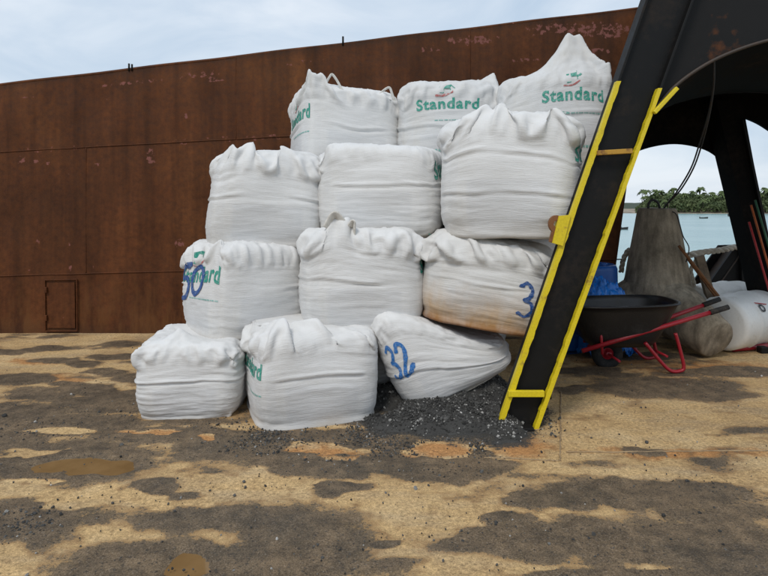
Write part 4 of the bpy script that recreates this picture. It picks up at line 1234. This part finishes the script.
    for (ua, ub, up, wd, hgt, le) in loops:      # webbing loops standing on the top edge
        A = Vector(q[_ids[(int(ua[0]*NB), int(ua[1]*NB), MB_)]]); B = Vector(q[_ids[(int(ub[0]*NB), int(ub[1]*NB), MB_)]])
        mid = (A+B)/2+Vector(le)
        pts = spline([A-Vector((0, 0, .03)), A.lerp(mid, .55)+Vector((0, 0, hgt*.55)), mid+Vector((0, 0, hgt)), B.lerp(mid, .55)+Vector((0, 0, hgt*.55)), B-Vector((0, 0, .03))], 6)
        bm = bmesh.new(); bm_tube(bm, [Vector(t) for t in pts], wd, 8, flat=.3); link('lifting_loop', bm, M['strap'], root)
    return bag
t_ = NT('white_webbing'); M['strap'] = t_.done(t_.ramp(t_.noise(t_.coord(), 30, 4, .6), (.3, (.55, .53, .48)), (.7, (.75, .73, .69))), .7, t_.bump(t_.noise(t_.coord(), 220, 2, .5), .3, .002))

R = math.radians
# ---- bottom tier
bA = make_bag('plain white bulk bag on the deck, leftmost at the bottom of the stack', (136, 252, 326, 421), 4.18, R(4), .80, 1, style='c', pw=(6., 10.), pins=((-.5, -.5, -.53, -.5, .66), (-.1, -.3, -.12, -.3, .90)), cap=False)
bB = make_bag('white bulk bag on the deck with a peaked puckered top, nearest to the camera', (240, 377, 314, 432), 3.97, R(20), .84, 2, style='a', pw=(6., 10.), pins=((-.3, -.42, -.24, -.40, .94), (.08, -.45, .02, -.40, .92)), cap_y=-.1)
bC = make_bag('tipped white bulk bag sprayed with a blue 32, leaning over the gravel', (369, 510, 306, 413), 4.30, R(2), 1.0, 3, style='d', tilt=R(-26), cap=False, folds=(.5,), uniform=True, taper=.72)
# ---- second tier
bD = make_bag('white bulk bag sprayed with a dark blue 50 over its green lettering', (183, 305, 240, 341), 4.42, R(40), .82, 4, style='a', cap_y=-.2, top=(.88, .12, .8), shear=.10, pins=((-.5, -.36, -.42, -.30, .86),))
bE = make_bag('white bulk bag with knotted strap on its puckered top, middle of second tier', (299, 424, 227, 337), 4.35, R(6), .80, 5, style='a', cap_y=-.15, pins=((-.26, -.46, -.24, -.42, .87), (-.13, -.46, -.12, -.42, .85)), loops=(((.24, .0), (.34, .06), 0, .034, .06, (0, -.02, 0)), ((.36, .03), (.46, .0), 0, .030, .05, (.02, -.02, 0))))
bF = make_bag('white bulk bag with an orange rust-stained bottom and blue sprayed 33', (421, 556, 229, 337), 4.25, R(-10), .80, 6, 'bagrust', style='a', cap_y=-.25, tilt=R(8))
# ---- third tier
bG = make_bag('plain white bulk bag without lettering, leftmost of the third tier', (206, 325, 151, 249), 4.65, R(14), .80, 7, style='a', cap=False, pins=((-.42, -.46, -.34, -.38, .85), (-.2, -.44, -.17, -.38, .86), (.12, -.44, .06, -.40, .82)), top=(.88, .2, .8), shear=.14)
bH = make_bag('white bulk bag, middle of the third tier, green letters at its right edge', (318, 447, 146, 241), 4.60, R(-11), .74, 8, style='b', cap_y=-.15, pins=((-.04, -.25, -.05, -.25, .82),))
bI = make_bag('tall bulging white bulk bag directly above the rust-stained bag', (441, 582, 114, 239), 4.15, R(-14), .92, 9, style='a', cap=False, pins=((-.20, -.42, -.14, -.34, .99), (-.08, -.42, -.05, -.34, .99), (.32, -.45, .28, -.42, .91)), top=(.88, .18, .9), folds=(.45, .75))
# ---- top tier
bJ = make_bag('white bulk bag with two strap loops, at the left end of the top tier', (291, 400, 85, 182), 5.35, R(20), .86, 10, style='c', cap=False, pins=((-.5, -.46, -.46, -.42, .97), (-.36, -.48, -.36, -.44, .90)), loops=(((.22, .06), (.42, .06), 0, .012, .09, (-.02, 0, 0)), ((.74, .06), (.94, .06), 0, .012, .09, (.03, 0, 0))))
bK = make_bag('white bulk bag with full green lettering in the middle of the top tier', (397, 501, 82, 184), 5.35, R(-3), .88, 11, 'bagdirty', style='c', cap=False, pins=((.42, -.3, .45, -.3, .90),))
bL = make_bag('white bulk bag pulled up to a peak, with full green lettering, highest of all', (494, 614, 56, 185), 5.02, R(-12), .84, 12, 'bagdirty', style='d', cap=False, pins=((.10, -.25, .15, -.24, 1.18), (.20, -.2, .24, -.2, 1.16), (.5, -.5, .46, -.45, .86)), top=(.80, .35, .25))

# lettering
print_bag(bD, 'left', .14, .94, .68)
print_bag(bK, 'front', .17, .76, .78)
print_bag(bL, 'front', .38, .90, .74, slope=-.03)
print_bag(bJ, 'left', .30, .97, .66)
print_bag(bB, 'left', .28, .98, .66, logo=False)
print_bag(bH, 'right', .06, .80, .70, logo=False)
print_bag(bI, 'right', .04, .80, .74, logo=False)
print_bag(bE, 'right', .06, .80, .72, logo=False)
def spray(bag, face, strokes, w, mat):
    V = []; Q = []
    for s in strokes:
        a, b = stroke(s, w); n = len(V); V += list(a); Q += [tuple(i+n for i in f) for f in b]
    emboss(bag, face, V, Q, 'sprayed_number', M[mat], .006)
def place(st, u0, v0, su, sv, rot=0.):
    c, s_ = math.cos(rot), math.sin(rot)
    return [[(u0+(x*c-y*s_)*su, v0+(x*s_+y*c)*sv) for x, y in k] for k in st]
FIVE = [[(.62, 1.02), (.15, .95), (.10, .62), (.45, .62), (.62, .35), (.45, .02), (.05, -.05)], [(.1, .98), (.5, 1.05), (.75, 1.08)]]
ZERO = [[(1.15, 1.0), (.85, .8), (.82, .4), (1.05, .15), (1.35, .3), (1.42, .7), (1.2, .98), (1.02, .92)]]
THREE = [[(.05, .9), (.35, 1.05), (.6, .85), (.45, .6), (.25, .52), (.55, .42), (.62, .18), (.35, -.02), (.0, .1)]]
TWO = [[(.85, .75), (1.05, 1.0), (1.35, .9), (1.3, .6), (1.0, .25), (.85, .0), (1.2, .08), (1.55, .35)]]
spray(bD, 'left', place(FIVE+ZERO, .12, .50, .36, .36), .055, 'spray')
spray(bC, 'front', place(THREE+TWO, .0, .50, .155, .30, R(-2)), .035, 'spray2')
spray(bF, 'front', place(THREE, .72, .36, .17, .34), .032, 'spray')
spray(bF, 'right', place(THREE, .03, .36, .20, .34), .034, 'spray')

# back column that carries the top tier, almost wholly hidden behind the visible bags
src = bH['body'].data
cen = bH['c']
for (x, y, z, s) in [(-.62, 6.02, 0, (1.0, .95, .74)), (.30, 6.05, 0, (1.0, .95, .74)), (.80, 6.55, 0, (1.0, .95, .74)),
                     (-.42, 6.02, .60, (1.0, .95, .86)), (.56, 6.05, .60, (1.0, .95, .86)), (1.30, 5.80, .60, (1.0, .95, .86)),
                     (-.42, 6.02, 1.30, (1.0, .95, .92)), (.56, 6.05, 1.30, (1.0, .95, .92)), (1.48, 5.70, 1.30, (1.0, .95, .90)),
                     (-1.25, 5.45, 0, (1.0, .95, .66)), (-.32, 5.40, 0, (1., .95, .66)), (.50, 5.50, 0, (.95, .9, .66))]:
    r = empty('bulk_bag', (x, y, z), 'plain white bulk bag in the hidden back rows of the stack', 'bulk bag', 'hidden back rows of bulk bags')
    q = bpy.data.objects.new('fabric_body', src); COL.objects.link(q); q.parent = r; q.scale = s
    zb = bH['root'].location.z
    q.location = (-cen[0]*s[0], -cen[1]*s[1], -zb*s[2])
